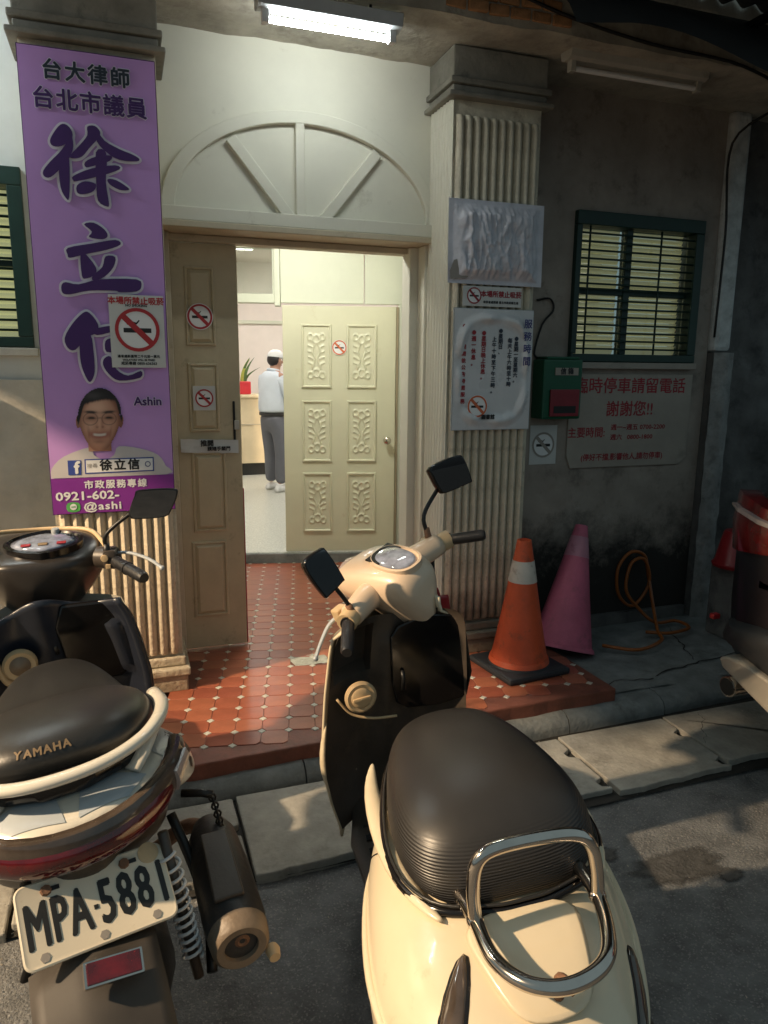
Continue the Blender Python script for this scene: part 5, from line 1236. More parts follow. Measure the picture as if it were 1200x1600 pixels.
def outer(u, v):
    uu = 2*u-1; z = .24+.70*v; wd = shield_w(min(max(z, .28), .90))+.002
    if z > .885: wd *= .8
    if uu > 0: pass
    else: wd -= .012
    return (shield_x(uu, max(.29, z), .018)+.012+.10*(1-uu*uu)**.6*(1-.3*v), YCf(z)+wd*uu, z)
bb = MB(); bb.grid(outer, nU, nZ); shell = bb.build('leg_shield', M['cream_paint'], cs, smooth=True)
mo = shell.modifiers.new('solid', 'SOLIDIFY'); mo.thickness = .008; mo.offset = 1
# flared lower corners
for s in (1, -1):
    bb = MB(); rings = []
    for z, y, x, r in ((.62, .205, .490, .004), (.56, .215, .488, .013), (.49, .216, .488, .018), (.43, .208, .49, .015), (.37, .195, .495, .005)):
        rings.append([(x+r*1.2*math.cos(k*PI/5), s*(y+r*.75*math.sin(k*PI/5))+YCf(z), z) for k in range(10)])
    bb.loft(rings); bb.build('shield_flare', M['cream_paint'], cs, smooth=True, sub=1)
# glove box lid on the right, latch, fuel filler ring on the left
bb = MB()
gl = [(.045, .838), (.058, .70), (.052, .632), (.02, .607), (-.07, .600), (-.155, .622), (-.176, .70), (-.172, .845), (-.150, .885), (-.06, .890), (.02, .868)]
bb.prism([(.495-.020*(z-.7)+.0-.055*abs(y/.2)**2.4, y, z) for y, z in gl], (-.012, 0, 0)); gb = bb.build('glove_box', M['gloss_black'], cs, bevel=.006, smooth=40)
bb = MB(); bb.tube([(.474, .024, .735), (.466, .024, .715), (.470, .03, .675)], .006, 8); bb.build('latch', M['dark_metal'], gb, smooth=True)
Tq = Matrix.Translation((.450, .158, .694)) @ Matrix.Rotation(-PI/2, 4, 'Y') @ Matrix.Rotation(R(8), 4, 'X')
bb = MB(); bb.lathe([(.030, 0), (.046, 0), (.047, .008), (.040, .014), (.031, .012)], 32, T=Tq); fr = bb.build('filler_ring', M['beige_plastic'], cs, smooth=40)
bb = MB(); bb.lathe([(.0305, .001), (.030, .015), (.024, .019), (0, .017)], 28, T=Tq); bb.box(-.005, .005, -.026, .026, .016, .024, T=Tq, bev=.002); bb.build('filler_cap', M['beige_plastic'], fr, smooth=40)
bb = MB(); bb.tube(crm([(.45, .225, .70), (.452, .19, .645), (.452, .13, .618), (.455, .06, .608)], 5), .004, 6); bb.build('seam_trim', M['beige_plastic'], cs, smooth=True)
# front fender
bb = MB(); rings = []
for k in range(9):
    a = R(-10+25*k); rings.append([(.74+(.25)*math.cos(a), y, .225+.25*math.sin(a)-.9*y*y*2) for y in (-.07, -.045, 0, .045, .07)])
bb.loft(rings, closed=False, cap=False); fd = bb.build('front_fender', M['cream_paint'], cs, smooth=True, xf=ST)
# headset pod with arms
HY = -.028
Hs = [(.425, .03, .90, .985), (.435, .062, .865, 1.012), (.455, .080, .825, 1.034), (.49, .090, .792, 1.046), (.54, .098, .785, 1.055), (.61, .106, .82, 1.062), (.67, .106, .855, 1.055), (.73, .092, .88, 1.035), (.77, .050, .905, 1.005)]
bb = MB(); bb.loft([sec(x, w_, a, c, p=2.9, q=1.25, mid=.70, yc=HY) for x, w_, a, c in Hs]); hd = bb.build('headset', M['cream_head'], cs, smooth=True, sub=2, xf=ST)
for s, y1 in ((1, .165), (-1, .225)):
    bb = MB(); bb.tube(crm([(.575, HY+s*.05, .975), (.555, HY+s*.11, .985), (.535, s*y1, .984)], 5), lambda t: .044-.010*t, 16); bb.build('headset_arm', M['cream_head'], hd, smooth=True, xf=ST)
    bb = MB(); bb.tube([(.537, s*(y1-.005), .984), (.522, s*(y1+.035), .982)], .029, 16); bb.build('switch_box', M['beige_plastic'], hd, smooth=40, xf=ST)
    e = Vector((.418, s*(.295 if s > 0 else .31), .972)); st_ = Vector((.518, s*(y1+.03), .982))
    bb = MB(); bb.tube([st_, st_.lerp(e, .1), st_.lerp(e, .93), e], lambda t: .0175 if t < .99 else .013, 16); bb.tube([st_.lerp(e, .0), st_.lerp(e, .05)], .022, 16); bb.build('grip', M['grip'], cs, smooth=40, xf=ST)
    bb = MB(); bb.tube(crm([(.60, s*(y1-.0), .975), (.607, s*(y1+.04), .965), (.585, s*.27, .945), (.568, s*.305, .933)], 5), lambda t: .009-.003*t, 8, flat=.6); bb.ball((.568, s*.305, .933), .008, 6); lv = bb.build('brake_lever', M['metal_grey'], cs, smooth=True, xf=ST)
    bb = MB(); bb.box(.565, .60, s*(y1)-.02, s*(y1)+.02, .965, 1.005, bev=.006); bb.build('lever_mount', M['beige_plastic'], lv, xf=ST)
# gauge
bb = MB(); gc = Vector((.515, HY-.006, 1.0455)); Tg = Matrix.Translation(gc) @ Matrix.Rotation(R(-13), 4, 'Y')
def oval(k, a, c_, z): return (a*sgp(math.cos(k*2*PI/32), .8), c_*sgp(math.sin(k*2*PI/32), .8), z)
bb.loft([[oval(k, .082, .060, -.02) for k in range(32)], [oval(k, .082, .060, .007) for k in range(32)], [oval(k, .075, .053, .009) for k in range(32)], [oval(k, .073, .051, .003) for k in range(32)]]); gz = bb.build('gauge_bezel', M['cream_head'], cs, smooth=40, xf=ST @ Tg)
bb = MB(); bb.loft([[oval(k, .072, .050, .002) for k in range(32)], [oval(k, .06, .042, .010) for k in range(32)], [oval(k, .02, .015, .013) for k in range(32)]]); bb.build('gauge_glass', M['dash_glass'], gz, smooth=True, xf=ST @ Tg)
bb = MB(); bb.box(.02, .075, -.05, .05, .0045, .0085, T=Tg, bev=.002); bb.build('gauge_hood', M['gloss_black'], gz, xf=ST)
# mirrors
def mirror(poly, x, base, mid, m_glass, parent, xf, rimm):
    cy = sum(p[0] for p in poly)/len(poly); cz = sum(p[1] for p in poly)/len(poly)
    hp = smooth2(poly, 3)
    bb = MB(); n_ = len(hp)
    big = [(x, y, z) for y, z in hp]; sm = lambda f, xx: [(xx, cy+(y-cy)*f, cz+(z-cz)*f) for y, z in hp]
    bb.loft([sm(.985, x-.001), big, sm(1.0, x+.012), sm(.86, x+.030), sm(.5, x+.040)]); mh = bb.build('mirror', rimm, parent, smooth=50, xf=xf)
    bb = MB(); bb.poly(sm(.93, x-.0016)); bb.build('mirror_glass', m_glass, mh, xf=xf)
    bb = MB(); bb.tube(crm([base, mid, (x+.028, cy+(mid[1]-cy)*.35, cz-.02), (x+.03, cy, cz)], 5), lambda t: .0065, 8); bb.build('mirror_stem', M['dark_metal'], mh, smooth=True, xf=xf)
    bb = MB(); bb.tube([Vector(base)-Vector((0, 0, .02)), base, Vector(base).lerp(Vector(mid), .4)], lambda t: .013-.004*t, 10); bb.build('stem_boot', M['rust'] if rimm is not M['grip'] else M['grip'], mh, smooth=True, xf=xf)
MR = [[-.2964, 1.2129], [-.4112, 1.1946], [-.4392, 1.1719], [-.4403, 1.0983], [-.423, 1.0919], [-.3147, 1.1139], [-.2977, 1.13], [-.2881, 1.1821]]
ML = [[.2447, 1.2122], [.191, 1.2137], [.1752, 1.2017], [.1602, 1.1094], [.1693, 1.0988], [.2261, 1.0908], [.2375, 1.0993], [.254, 1.1841]]
mirror(MR, .52, (.55, -.21, 1.02), (.55, -.225, 1.085), M['mirror'], cs, ST, M['gloss_black'])
mirror(ML, .50, (.525, .165, 1.005), (.525, .172, 1.05), M['mirror'], cs, ST, M['gloss_black'])
bb = MB(); bb.tube(crm([(.565, -.215, .955), (.56, -.19, .92), (.555, -.17, .89), (.56, -.13, .868), (.57, -.09, .85)], 5), .0065, 8); bb.build('cable', M['cable'], cs, smooth=True, xf=ST)
bb = MB(); bb.box(.50, .515, -.148, -.092, .872, .925, bev=.008); bb.tube([(.505, -.12, .925), (.507, -.115, .95)], .004, 6); bb.build('key_tag', M['red_gloss'], cs)
# under the tail: engine cover, stand, exhaust
bb = MB(); bb.loft([sec(-.05, .05, .16, .28, yc=.13), sec(-.25, .07, .14, .32, yc=.15), sec(-.46, .06, .15, .33, yc=.15), sec(-.55, .03, .18, .28, yc=.15)]); bb.build('engine_cover', M['rust'], cs, smooth=True)
bb = MB(); bb.tube([(-.02, .12, .22), (-.08, .20, .02)], .012, 8); bb.tube([(-.08, .20, .012), (-.12, .23, .012)], .016, 8); bb.build('side_stand', M['rust'], cs, smooth=True)
bb = MB(); bb.tube(crm([(-.1, -.13, .18), (-.25, -.19, .22), (-.32, -.20, .25)], 4), .018, 10); bb.tube([(-.32, -.20, .25), (-.62, -.20, .30)], .055, 16); bb.build('exhaust', M['muffler'], cs, smooth=40)
bb = MB(); bb.tube(crm([(-.36, by(-.36, 1, .97), .37), (-.43, by(-.43, 1, .97), .37), (-.52, by(-.52, 1, .96), .385)], 5), lambda t: .006, 6); bb.build('side_strap', M['ink_darkred'], cs, smooth=True)
bb = MB(); bb.tube([(.56, 0, .85), (.74, 0, .24)], .03, 10); bb.build('fork', M['dark_metal'], cs, smooth=True, xf=ST)
bb = MB(); bb.lathe([(0, .0), (.07, .0), (.075, -.02), (.06, -.05)], 24, T=Matrix.Translation((.752, HY, .965)) @ Matrix.Rotation(PI/2-.1, 4, 'Y')); bb.build('headlight', M['car_clear'], cs, smooth=40, xf=ST)

# ---------------------------------------------------------------- pale scooter with the number plate
LX, LY = -.1399, 2.1310
ls = thing('motor_scooter', 'white and dark scooter with a number plate and stepped black seat', 'scooter', group='scooters parked at the kerb', mw=pose(LX, LY, -.13, .12, 1.06))
SL = steer(-.22, (.52, 0, .9))
wheel(ls, -.62, .24, .24, .12); wheel(ls, .70, .23, .23, .11, xf=SL)
# tail body: white upper, black lower
T_ = [(.15, .10, .46, .62), (.10, .155, .42, .68), (-.02, .20, .44, .70), (-.16, .250, .48, .715), (-.28, .285, .515, .735), (-.36, .283, .55, .748), (-.44, .245, .60, .75), (-.51, .195, .63, .748), (-.57, .13, .67, .735), (-.605, .06, .685, .725)]
bb = MB(); bb.loft([sec(x, w_, a, c, p=2.8, q=2.0, mid=.35) for x, w_, a, c in T_]); tb = bb.build('tail_body', M['tail_white'], ls, smooth=True, sub=2)
bb = MB(); bb.loft([sec(x, w_, a, c, p=2.6, q=2.4, mid=.6) for x, w_, a, c in ((.12, .10, .34, .56), (.0, .17, .32, .60), (-.18, .20, .36, .62), (-.34, .215, .44, .63), (-.46, .17, .51, .66), (-.56, .09, .57, .68), (-.61, .04, .60, .68))]); bb.build('lower_body', M['inner_black'], ls, smooth=True, sub=2)
# grey upper panels and side decals laid on the tail surface
bpy.context.view_layer.update()
dg = bpy.context.evaluated_depsgraph_get(); tev = tb.evaluated_get(dg)
def on_tail(o, d):
    ok, p_, n_, _i = tev.ray_cast(Vector(o), Vector(d)); return (p_, n_) if ok else (None, None)
def lay(quad, name, m, off=.0018, nu=12, nv=8, side=None):
    """panel following the tail: quad corners in x,y (from above) or x,z (from a side)"""
    g = {}
    bb = MB()
    for j in range(nv+1):
        for i in range(nu+1):
            u, v = i/nu, j/nv
            a_ = [(quad[0][k]*(1-u)+quad[1][k]*u)*(1-v)+(quad[3][k]*(1-u)+quad[2][k]*u)*v for k in (0, 1)]
            p_, n_ = on_tail((a_[0], a_[1], 1.2), (0, 0, -1)) if side is None else on_tail((a_[0], side, a_[1]), (0, -math.copysign(1, side), 0))
            if p_ is not None: g[i, j] = bb.bm.verts.new(p_+n_*off)
    for j in range(nv):
        for i in range(nu):
            ks = ((i, j), (i+1, j), (i+1, j+1), (i, j+1))
            if all(k in g for k in ks): bb.f([g[k] for k in ks])
    return bb.build(name, m, ls, smooth=True)
for s in (1, -1):
    lay(((-.24, s*.205), (-.30, s*.255), (-.445, s*.205), (-.40, s*.150)), 'tail_panel', M['tail_grey'])
    lay(((-.47, s*.03), (-.505, s*.155), (-.560, s*.110), (-.585, s*.012)), 'tail_panel', M['tail_grey'])
    lay(((-.29, .700), (-.34, .712), (-.375, .668), (-.33, .655)), 'side_decal', M['ink_black'], side=s*1.0)
    lay(((-.37, .655), (-.385, .672), (-.40, .650), (-.39, .640)), 'side_decal', M['ink_black'], side=s*1.0)
# rear lamp cluster: a band bent round the tail
path = [(-.405, .243), (-.455, .235), (-.515, .202), (-.57, .145), (-.607, .075), (-.617, 0)]
hi = (.756, .752, .746, .738, .732, .730); lw = (.735, .694, .662, .644, .636, .634)
full = [(x, y, z1, z0) for (x, y), z1, z0 in zip(path, hi, lw)]; full = full+[(x, -y, z1, z0) for x, y, z1, z0 in reversed(full[:-1])]
def band(i0, i1, out, zt, zb, name, m, parent, sub=1):
    bb = MB(); rings = []
    for x, y, z1, z0 in full[i0:i1]:
        nrm = Vector((x+.15, y*1.6, 0)).normalized(); h_ = z1-z0; a = z0+h_*zb; c = z0+h_*zt
        p = lambda o, z: (x+nrm.x*o, y+nrm.y*o, z)
        rings.append([p(-.03, a), p(out*.6, a), p(out, a+(c-a)*.45), p(out*.75, c), p(-.03, c)])
    bb.loft(rings); return bb.build(name, m, parent, smooth=50, sub=sub)
tlc = band(0, 11, .020, 1.0, .0, 'tail_lamp', M['smoke_lens'], ls)
band(2, 9, .026, .80, .06, 'red_lens', M['red_lens'], tlc)
band(1, 3, .026, .75, .2, 'clear_lens', M['car_clear'], tlc, 0); band(8, 10, .026, .75, .2, 'clear_lens', M['car_clear'], tlc, 0)
# grab rail
gp = [(-.20, .228, .768), (-.30, .232, .785), (-.40, .212, .798), (-.48, .165, .803), (-.53, .09, .803), (-.545, 0, .803)]
gp = gp+[(x, -y, z) for x, y, z in reversed(gp[:-1])]
bb = MB(); bb.tube(crm(gp, 5), lambda t: .0175, 12, flat=.70); gr = bb.build('grab_rail', M['tail_white'], ls, smooth=True)
for s in (1, -1):
    bb = MB(); bb.tube([(-.44, s*.19, .797), (-.47, s*.16, .765), (-.50, s*.13, .745)], lambda t: .020, 8, flat=.6); bb.build('rail_bracket', M['tail_white'], gr, smooth=True)
bb = MB(); bb.loft([sec(x, w_, a, c, p=4, q=4) for x, w_, a, c in ((.05, .15, .66, .72), (-.10, .19, .68, .73), (-.24, .214, .70, .755), (-.36, .205, .72, .77), (-.44, .175, .735, .785), (-.49, .13, .745, .795), (-.525, .06, .752, .798))]); bb.build('seat_base', M['gloss_black'], ls, smooth=50)
# seat in two steps, lettering on the rear face
Q = [(.30, .05, .70, .725), (.27, .085, .695, .74), (.18, .125, .69, .755), (.06, .155, .69, .765), (-.06, .178, .695, .775), (-.13, .188, .70, .792), (-.18, .202, .71, .824), (-.26, .216, .72, .850), (-.35, .208, .735, .866), (-.42, .182, .75, .868), (-.47, .140, .765, .855), (-.495, .08, .78, .835)]
bb = MB(); bb.loft([sec(x, w_, a, c, p=2.5, q=3, mid=.35) for x, w_, a, c in Q]); seat2 = bb.build('seat', M['seat_black'], ls, smooth=True, sub=2)
bb = MB(); bb.tube(crm([(-.05, .19, .70), (-.26, .212, .725), (-.40, .185, .745), (-.48, .10, .765), (-.505, 0, .775), (-.48, -.10, .765), (-.40, -.185, .745), (-.26, -.212, .725), (-.05, -.19, .70)], 4), .008, 8); bb.build('seat_edge', M['gloss_black'], seat2, smooth=True)
Tt = Matrix.Translation((-.4935, .006, .826)) @ Matrix(((0, 0, -1, 0), (-1, 0, 0, 0), (0, 1, 0, 0), (0, 0, 0, 1)))
bpy.context.view_layer.update()
dg = bpy.context.evaluated_depsgraph_get(); sev = seat2.evaluated_get(dg)
for k, ch in enumerate('YAMAHA'):
    u_ = (k-2.5)*.0185
    ok, hp_, hn_, _i = sev.ray_cast(Vector((-.9, -u_+.028, .842)), Vector((1, 0, 0)))
    if not ok: continue
    xa = Vector((0, 0, 1)).cross(hn_).normalized(); ya = hn_.cross(xa)
    Tt = Matrix(((xa.x, ya.x, hn_.x, hp_.x+hn_.x*.001), (xa.y, ya.y, hn_.y, hp_.y+hn_.y*.001), (xa.z, ya.z, hn_.z, hp_.z+hn_.z*.001), (0, 0, 0, 1)))
    text('seat_lettering', ch, .024, M['gold_ink'], seat2, 0, 0, 0, T=Tt, bold=.0008, sx=.95, ext=.0006)
# number plate
lat = Vector((.209, -.97, -.128)).normalized(); dn = Vector((-.659, -.043, -.752)); dn = (dn-lat*dn.dot(lat)).normalized(); nn = lat.cross(dn)*-1
if nn.x > 0: nn = -nn
Rn = Matrix.Rotation(R(-5), 3, 'Z') @ Matrix.Rotation(R(10), 3, lat)
if (Rn @ nn).z < nn.z: Rn = Matrix.Rotation(R(-5), 3, 'Z') @ Matrix.Rotation(R(-10), 3, lat)
lat = Rn @ lat; dn = Rn @ dn; nn = Rn @ nn
PT = Matrix(((lat.x, -dn.x, nn.x, -.64), (lat.y, -dn.y, nn.y, -.013), (lat.z, -dn.z, nn.z, .571), (0, 0, 0, 1)))
pw, ph = .1415, .0763
def rr_(w_, h_, r): return [(sx*(w_-r)+r*math.cos(a), sy*(h_-r)+r*math.sin(a)) for sx, sy, a0 in ((1, 1, 0), (-1, 1, PI/2), (-1, -1, PI), (1, -1, 1.5*PI)) for a in (a0+PI/2*k/5 for k in range(6))]
bb = MB(); bb.loft([[(x, y, -.002) for x, y in rr_(pw, ph, .018)], [(x, y, .003) for x, y in rr_(pw, ph, .018)], [(x, y, .0045) for x, y in rr_(pw-.003, ph-.003, .016)], [(x, y, .0032) for x, y in rr_(pw-.007, ph-.007, .013)]]); pl_ = bb.build('number_plate', M['plate'], ls, xf=PT, smooth=30)
text('plate_lettering', 'MPA', .115, M['ink_black'], pl_, 0, 0, 0, T=PT @ Matrix.Translation((-.071, -.006, .0042)), bold=.0022, ext=.0003, spacing=1.12, fitw=.112)
text('plate_lettering', '5881', .115, M['ink_black'], pl_, 0, 0, 0, T=PT @ Matrix.Translation((.066, -.006, .0042)), bold=.0022, ext=.0003, spacing=1.15, fitw=.124)
bb = MB(); bb.box(-.0085, -.0005, -.010, -.002, .0034, .0045); bb.build('plate_dot', M['ink_black'], pl_, xf=PT)
for x, y in ((-.085, .055), (.062, .055)):
    bb = MB(); bb.lathe([(.0, .011), (.009, .011), (.011, .004), (.011, .003)], 8, T=PT @ Matrix.Translation((x, y, 0))); bb.build('plate_bolt', M['rust'], pl_, smooth=30)
    bb = MB(); bb.box(x-.004, x+.024, y-.004, y+.004, .0034, .006); bb.build('bolt_slot', M['dark_metal'], pl_, xf=PT)
bb = MB(); bb.lathe([(.0, .004), (.021, .004), (.021, .003)], 20, T=PT @ Matrix.Translation((.112, .060, .001))); bb.build('plate_sticker', M['beige_plastic'], pl_)
for x, y in ((-.105, -.060), (.0, -.060), (.10, -.060)):
    bb = MB(); bb.lathe([(.004, .0045), (.009, .0045), (.009, .0032)], 6, T=PT @ Matrix.Translation((x, y, 0))); bb.build('plate_mark', M['faded'], pl_)
bb = MB(); bb.prism([PT @ Vector(p) for p in ((-.07, .085, -.006), (.07, .085, -.006), (.05, -.05, -.006), (-.05, -.05, -.006))], PT.to_3x3() @ Vector((0, 0, -.02))); bb.build('plate_bracket', M['inner_black'], ls)
# rear fender with reflector
bb = MB(); rings = []
for k in range(10):
    a = R(95+11.5*k); rr0 = .275
    rings.append([(-.62+rr0*math.cos(a)-.03, y+.012, .25+rr0*math.sin(a)*1.02-abs(y)*.25) for y in (-.115, -.09, -.04, 0, .04, .09, .115)])
bb.loft(rings, closed=False, cap=False); fe = bb.build('rear_fender', M['fender_brown'], ls, smooth=True)
mo = fe.modifiers.new('solid', 'SOLIDIFY'); mo.thickness = .008
RT = Matrix.Translation((-.845, -.045, .405)) @ Matrix.Rotation(R(-12), 4, 'Z') @ Matrix.Rotation(R(-28), 4, 'Y')
RT = PT @ Matrix.Translation((-.005, -.130, .052)) @ Matrix.Rotation(R(-6), 4, 'Z')
bb = MB(); bb.box(-.052, .052, -.022, .022, -.012, .006, T=RT, bev=.004); rf = bb.build('reflector_frame', M['chrome'], ls)
bb = MB(); bb.box(-.047, .047, -.018, .018, .0061, .010, T=RT, bev=.002); bb.build('reflector', M['red_lens'], rf)
# shock absorbers
for s in (-1, 1):
    a = Vector((-.585, s*.160 if s < 0 else .105, .60)); c_ = Vector((-.645, s*.168 if s < 0 else .105, .345)); d_ = (c_-a)
    up_ = d_.normalized(); sx_ = up_.orthogonal().normalized(); sy_ = up_.cross(sx_)
    pts = []
    n_ = 150
    for k in range(n_+1):
        t_ = k/n_; f_ = t_**1.25; an = f_*2*PI*12; pts.append(a+d_*(.05+.9*t_)+(sx_*math.cos(an)+sy_*math.sin(an))*.0195)
    bb = MB(); bb.tube(pts, .0038, 6); sp = bb.build('spring', M['spring'], ls, smooth=True)
    bb = MB(); bb.tube([a-up_*.03, c_+up_*.03], .011, 10); bb.build('damper', M['inner_black'], sp, smooth=True)
# muffler on the right
m0 = Vector((-.34, -.285, .43)); m1 = Vector((-.70, -.258, .392))
bb = MB(); bb.tube([m0, m0.lerp(m1, .12), m0.lerp(m1, .45), m0.lerp(m1, .85), m1], lambda t: .042 if t == 0 else (.058 if t < .3 else (.066 if t < .95 else .056)), 24); mf = bb.build('muffler', M['muffler'], ls, smooth=50)
dm_ = (m1-m0).normalized(); TM = Matrix.Translation(m1) @ dm_.to_track_quat('Z', 'Y').to_matrix().to_4x4()
bb = MB(); bb.lathe([(.064, -.03), (.060, .004), (.052, .012), (.036, .010), (.034, -.03)], 32, T=TM); bb.build('muffler_cap', M['muffler_tan'], mf, smooth=40)
bb = MB(); bb.lathe([(.0, -.028), (.035, -.028), (.035, -.03)], 24, T=TM); bb.build('outlet', M['hole'], mf)
bb = MB(); bb.lathe([(.010, -.027), (.016, -.02), (.016, -.0), (.010, .003), (.0, -.005)], 14, T=TM @ Matrix.Translation((.004, .006, 0))); bb.build('tail_pipe', M['rust'], mf, smooth=40)
bb = MB(); bb.prism([TM @ Vector(p) for p in ((.03, .075, -.26), (-.03, .08, -.26), (-.035, .076, -.06), (.03, .072, -.06))], TM.to_3x3() @ Vector((0, -.012, 0))); bb.build('heat_shield', M['inner_black'], mf, bevel=.004)
bb = MB(); bb.tube(crm([m0, (-.2, -.24, .36), (-.05, -.15, .22), (.05, -.08, .2)], 5), .02, 10); bb.build('exhaust_pipe', M['rust'], mf, smooth=True)
bb = MB(); bb.lathe([(.012, 0), (.016, .01), (.012, .03), (0, .03)], 10, T=TM @ Matrix.Translation((.062, -.045, -.005))); bb.build('cap_bolt', M['beige_plastic'], mf, smooth=40)
# chain and lock hanging from the foot peg
bb = MB(); bb.tube([(-.34, -.235, .55), (-.36, -.280, .545), (-.375, -.302, .54)], .010, 10); bb.build('foot_peg', M['dark_metal'], ls, smooth=True)
pth = crm([(-.38, -.300, .535), (-.40, -.303, .49), (-.42, -.300, .46), (-.43, -.296, .43), (-.45, -.292, .40)], 5)
bb = MB()
for k, p in enumerate(pth[::1]):
    ring = [(p.x+.008*math.cos(a*PI/4)*(k % 2), p.y+.008*math.cos(a*PI/4)*((k+1) % 2), p.z+.010*math.sin(a*PI/4)) for a in range(8)]
    bb.tube(ring, .0028, 5, closed=True)
bb.build('lock_chain', M['dark_metal'], ls, smooth=True)
bb = MB(); bb.ball((-.42, -.300, .462), .019, 8, (1, 1, .7)); bb.build('padlock', M['inner_black'], ls, smooth=True)
# engine side, stand
bb = MB(); bb.loft([sec(-.02, .10, .16, .34), sec(-.25, .14, .16, .38), sec(-.50, .14, .17, .36), sec(-.66, .08, .2, .30)]); bb.build('engine', M['muffler'], ls, smooth=True)
bb = MB(); bb.tube([(-.06, .12, .2), (-.10, .22, .02)], .012, 8); bb.build('side_stand', M['dark_metal'], ls, smooth=True)
bb = MB(); bb.tube(crm([(-.36, -.20, .52), (-.44, -.22, .42), (-.52, -.225, .35), (-.62, -.20, .28)], 5), .012, 8); bb.build('sub_frame', M['dark_metal'], ls, smooth=True)
# floor, leg shield
bb = MB(); bb.loft([sec(.05, .18, .26, .34, p=5, q=5), sec(.2, .26, .27, .345, p=5, q=5), sec(.40, .25, .27, .34, p=5, q=5), sec(.50, .18, .3, .42, p=5, q=5)]); bb.build('floor_board', M['inner_black'], ls, smooth=50)
def lw_(z):
    P = [(.32, .262), (.50, .280), (.60, .284), (.72, .272), (.80, .258), (.86, .235)]
    for (z0, w0), (z1, w1) in zip(P, P[1:]):
        if z <= z1: return w0+(w1-w0)*max(0, (z-z0)/(z1-z0))
    return P[-1][1]
def lin(u, v):
    uu = 2*u-1; zt_ = .845+.05*math.exp(-(uu/.35)**2)+.02*abs(uu)**3; z = .32+(zt_-.32)*v; wd = lw_(min(z, .86))
    x = .52-.09*(z-.32)/.55-.19*abs(uu)**3.0*(1.0-.75*v)-.05*abs(uu)**3*v
    x -= .03*math.exp(-((uu+.02)/.22)**2)
    if .60 < z < .78 and -.85 < uu < -.28: x -= .02
    return (x, wd*uu, z)
bb = MB(); bb.grid(lin, 30, 26); sh2 = bb.build('leg_shield_lining', M['navy'], ls, smooth=50)
mo = sh2.modifiers.new('solid', 'SOLIDIFY'); mo.thickness = .012; mo.offset = -1
bb = MB(); bb.grid(lambda u, v: (lin(u, v)[0]+.03+.12*(1-(2*u-1)**2)**.7, lin(u, v)[1]*1.02, lin(u, v)[2]-.01), 30, 26); bb.build('leg_shield', M['tail_white'], ls, smooth=True)
gl2 = [(-.03, .79), (-.05, .62), (-.08, .575), (-.20, .58), (-.245, .62), (-.235, .80), (-.21, .85), (-.06, .86)]
bb = MB(); bb.prism([(.432-.06*(z-.7)-.05*abs(y/.25)**3, y, z) for y, z in gl2], (-.022, 0, 0)); bb.build('glove_box', M['gloss_black'], ls, bevel=.008, smooth=40)
TK = Matrix.Translation((.404, -.155, .818)) @ Matrix.Rotation(-PI/2-.1, 4, 'Y')
bb = MB(); bb.lathe([(.0, .012), (.024, .012), (.028, .006), (.028, -.01)], 24, T=TK); kl = bb.build('key_lock', M['beige_plastic'], ls, smooth=40)
bb = MB(); bb.box(-.003, .003, -.011, .011, .0121, .0145, T=TK); bb.lathe([(.005, .0122), (.005, .0135), (0, .0135)], 10, T=TK @ Matrix.Translation((.0, .014, 0))); bb.build('key_slot', M['ink_black'], kl)
TCu = Matrix.Translation((.40, .085, .705)) @ Matrix.Rotation(-PI/2, 4, 'Y')
bb = MB(); bb.lathe([(.034, 0), (.050, 0), (.051, .01), (.044, .022), (.035, .018)], 28, T=TCu); bb.build('filler_ring', M['beige_plastic'], ls, smooth=40)
bb = MB(); bb.lathe([(.033, .0), (.030, .02), (0, .032)], 24, T=TCu); bb.build('filler_cap', M['muffler_tan'], ls, smooth=True)
bb = MB(); bb.tube(crm([(.42, .155, .76), (.41, .13, .655), (.40, .06, .635), (.40, -.03, .665)], 5), lambda t: .014*math.sin(PI*(.1+.8*t)), 8); bb.build('shield_trim', M['beige_plastic'], ls, smooth=True)
bb = MB(); bb.tube([(.43, -.02, .74), (.415, -.022, .725), (.42, -.024, .70)], .007, 8); bb.build('bag_hook', M['dark_metal'], ls, smooth=True)
# handlebar cover
Hc = [(.43, .06, .93, .995), (.45, .12, .88, 1.01), (.50, .17, .80, 1.025), (.57, .205, .735, 1.045), (.64, .21, .76, 1.058), (.71, .18, .83, 1.05), (.76, .12, .88, 1.02), (.79, .05, .92, .99)]
bb = MB(); bb.loft([sec(x, w_, a, c, p=2.8, q=1.35, mid=.72, yc=-.012) for x, w_, a, c in Hc]); hc = bb.build('handlebar_cover', M['bronze'], ls, smooth=True, sub=2, xf=SL)
bb = MB(); rings = []
pt_ = crm([(.50, .20, 1.0), (.60, .205, 1.03), (.69, .15, 1.05), (.74, .04, 1.045), (.735, -.06, 1.045), (.68, -.16, 1.045), (.59, -.21, 1.02), (.50, -.235, 1.0)], 5)
bb.tube(pt_, .008, 8); bb.build('cover_trim', M['beige_plastic'], hc, smooth=True, xf=SL)
Tg = Matrix.Translation((.555, -.035, 1.041)) @ Matrix.Rotation(R(-8), 4, 'Y') @ Matrix.Rotation(R(4), 4, 'Z')
def oval2(k, a, c_, z): return (a*sgp(math.cos(k*2*PI/32), .9)*(1-.25*abs(math.sin(k*2*PI/32))), c_*sgp(math.sin(k*2*PI/32), .9), z)
bb = MB(); bb.loft([[oval2(k, .105, .120, -.03) for k in range(32)], [oval2(k, .105, .120, .005) for k in range(32)], [oval2(k, .095, .110, .008) for k in range(32)], [oval2(k, .09, .104, .002) for k in range(32)]]); gz = bb.build('gauge_bezel', M['gloss_black'], ls, smooth=40, xf=SL @ Tg)
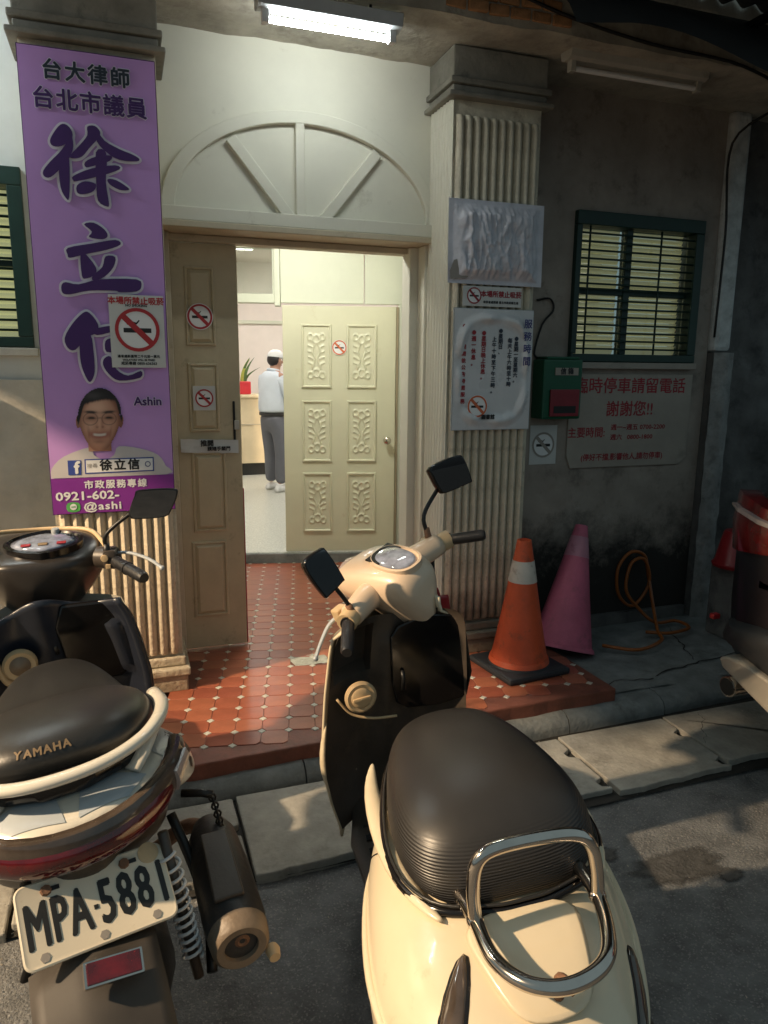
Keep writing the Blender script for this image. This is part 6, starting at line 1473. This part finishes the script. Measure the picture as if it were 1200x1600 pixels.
bb = MB(); bb.loft([[oval2(k, .088, .102, .001) for k in range(32)], [oval2(k, .06, .075, .008) for k in range(32)], [oval2(k, .02, .02, .010) for k in range(32)]]); bb.build('gauge_glass', M['dash_glass'], gz, smooth=True, xf=SL @ Tg)
for y, mm in ((.05, 'ink_darkred'), (-.055, 'ink_darkred'), (.0, 'gold_ink')):
    bb = MB(); bb.box(-.048, -.028, y-.014, y+.014, .0095, .0115, T=Tg, bev=.002); bb.build('warning_light', M[mm], gz, xf=SL)
bb = MB(); bb.lathe([(.0, .016), (.012, .014), (.014, .006), (.014, .0)], 16, T=Tg @ Matrix.Translation((.085, -.03, 0))); bb.build('knob', M['metal_grey'], gz, smooth=40, xf=SL)
for s in (1, -1):
    bb = MB(); bb.tube([(.51, s*.19-.012, .99), (.485, s*.255, .99)], .036, 16); bb.box(.455, .53, s*.24-.02, s*.24+.02, .962, 1.022, bev=.008); sw = bb.build('switch_box', M['inner_black'], ls, smooth=40, xf=SL)
    bb = MB(); bb.lathe([(.0, .006), (.011, .005), (.012, 0)], 12, T=Matrix.Translation((.452, s*.225, 1.0)) @ Matrix.Rotation(-PI/2, 4, 'Y')); bb.box(.446, .456, s*.235-.008, s*.235+.008, .965, .98, bev=.002); bb.build('switch', M['beige_plastic'], sw, xf=SL)
    e = Vector((.278, s*.352, .975)); st_ = Vector((.475, s*.25, .985))
    bb = MB(); bb.tube([st_, st_.lerp(e, .94), e], lambda t: .019 if t < .99 else .015, 16); bb.tube([st_.lerp(e, .46), st_.lerp(e, .50)], .0215, 16); bb.tube([st_, st_.lerp(e, .06)], .024, 16); bb.build('grip', M['grip'], ls, smooth=40, xf=SL)
    bb = MB(); bb.tube(crm([(.52, s*.235, 1.0), (.48, s*.30, 1.005), (.38, s*.365, 1.005), (.285, s*.405, 1.0)], 5), lambda t: .008-.002*t, 8, flat=.7); bb.ball((.285, s*.405, 1.0), .008, 6); bb.build('brake_lever', M['metal_grey'], ls, smooth=True, xf=SL)
LMR = [[-.3481, 1.2158], [-.4527, 1.2149], [-.4638, 1.196], [-.4434, 1.1501], [-.4194, 1.1254], [-.3314, 1.1236], [-.3128, 1.1327], [-.3116, 1.1484], [-.3323, 1.1987]]
def mir2(poly, s):
    poly = [(s*abs(y), z) for y, z in poly]
    mirror(poly if s < 0 else poly[::-1], .44, (.475, s*.232, 1.02), (.47, s*.236, 1.075), M['mirror'], ls, SL, M['grip'])
mir2(LMR, -1); mir2(LMR, 1)
bb = MB(); bb.tube([(.55, 0, .85), (.70, 0, .24)], .03, 10); bb.build('fork', M['dark_metal'], ls, smooth=True, xf=SL)
bb = MB(); rings = []
for k in range(9):
    a = R(-10+25*k); rings.append([(.70+.265*math.cos(a), y, .23+.265*math.sin(a)-2*y*y) for y in (-.08, -.05, 0, .05, .08)])
bb.loft(rings, closed=False, cap=False); bb.build('front_fender', M['tail_white'], ls, smooth=True, xf=SL)
bb = MB(); bb.loft([sec(.772, .10, .90, .985, p=2.2, q=2.2, yc=-.012), sec(.80, .07, .91, .975, p=2.2, q=2.2, yc=-.012)]); bb.build('headlight', M['car_clear'], ls, smooth=True, xf=SL)
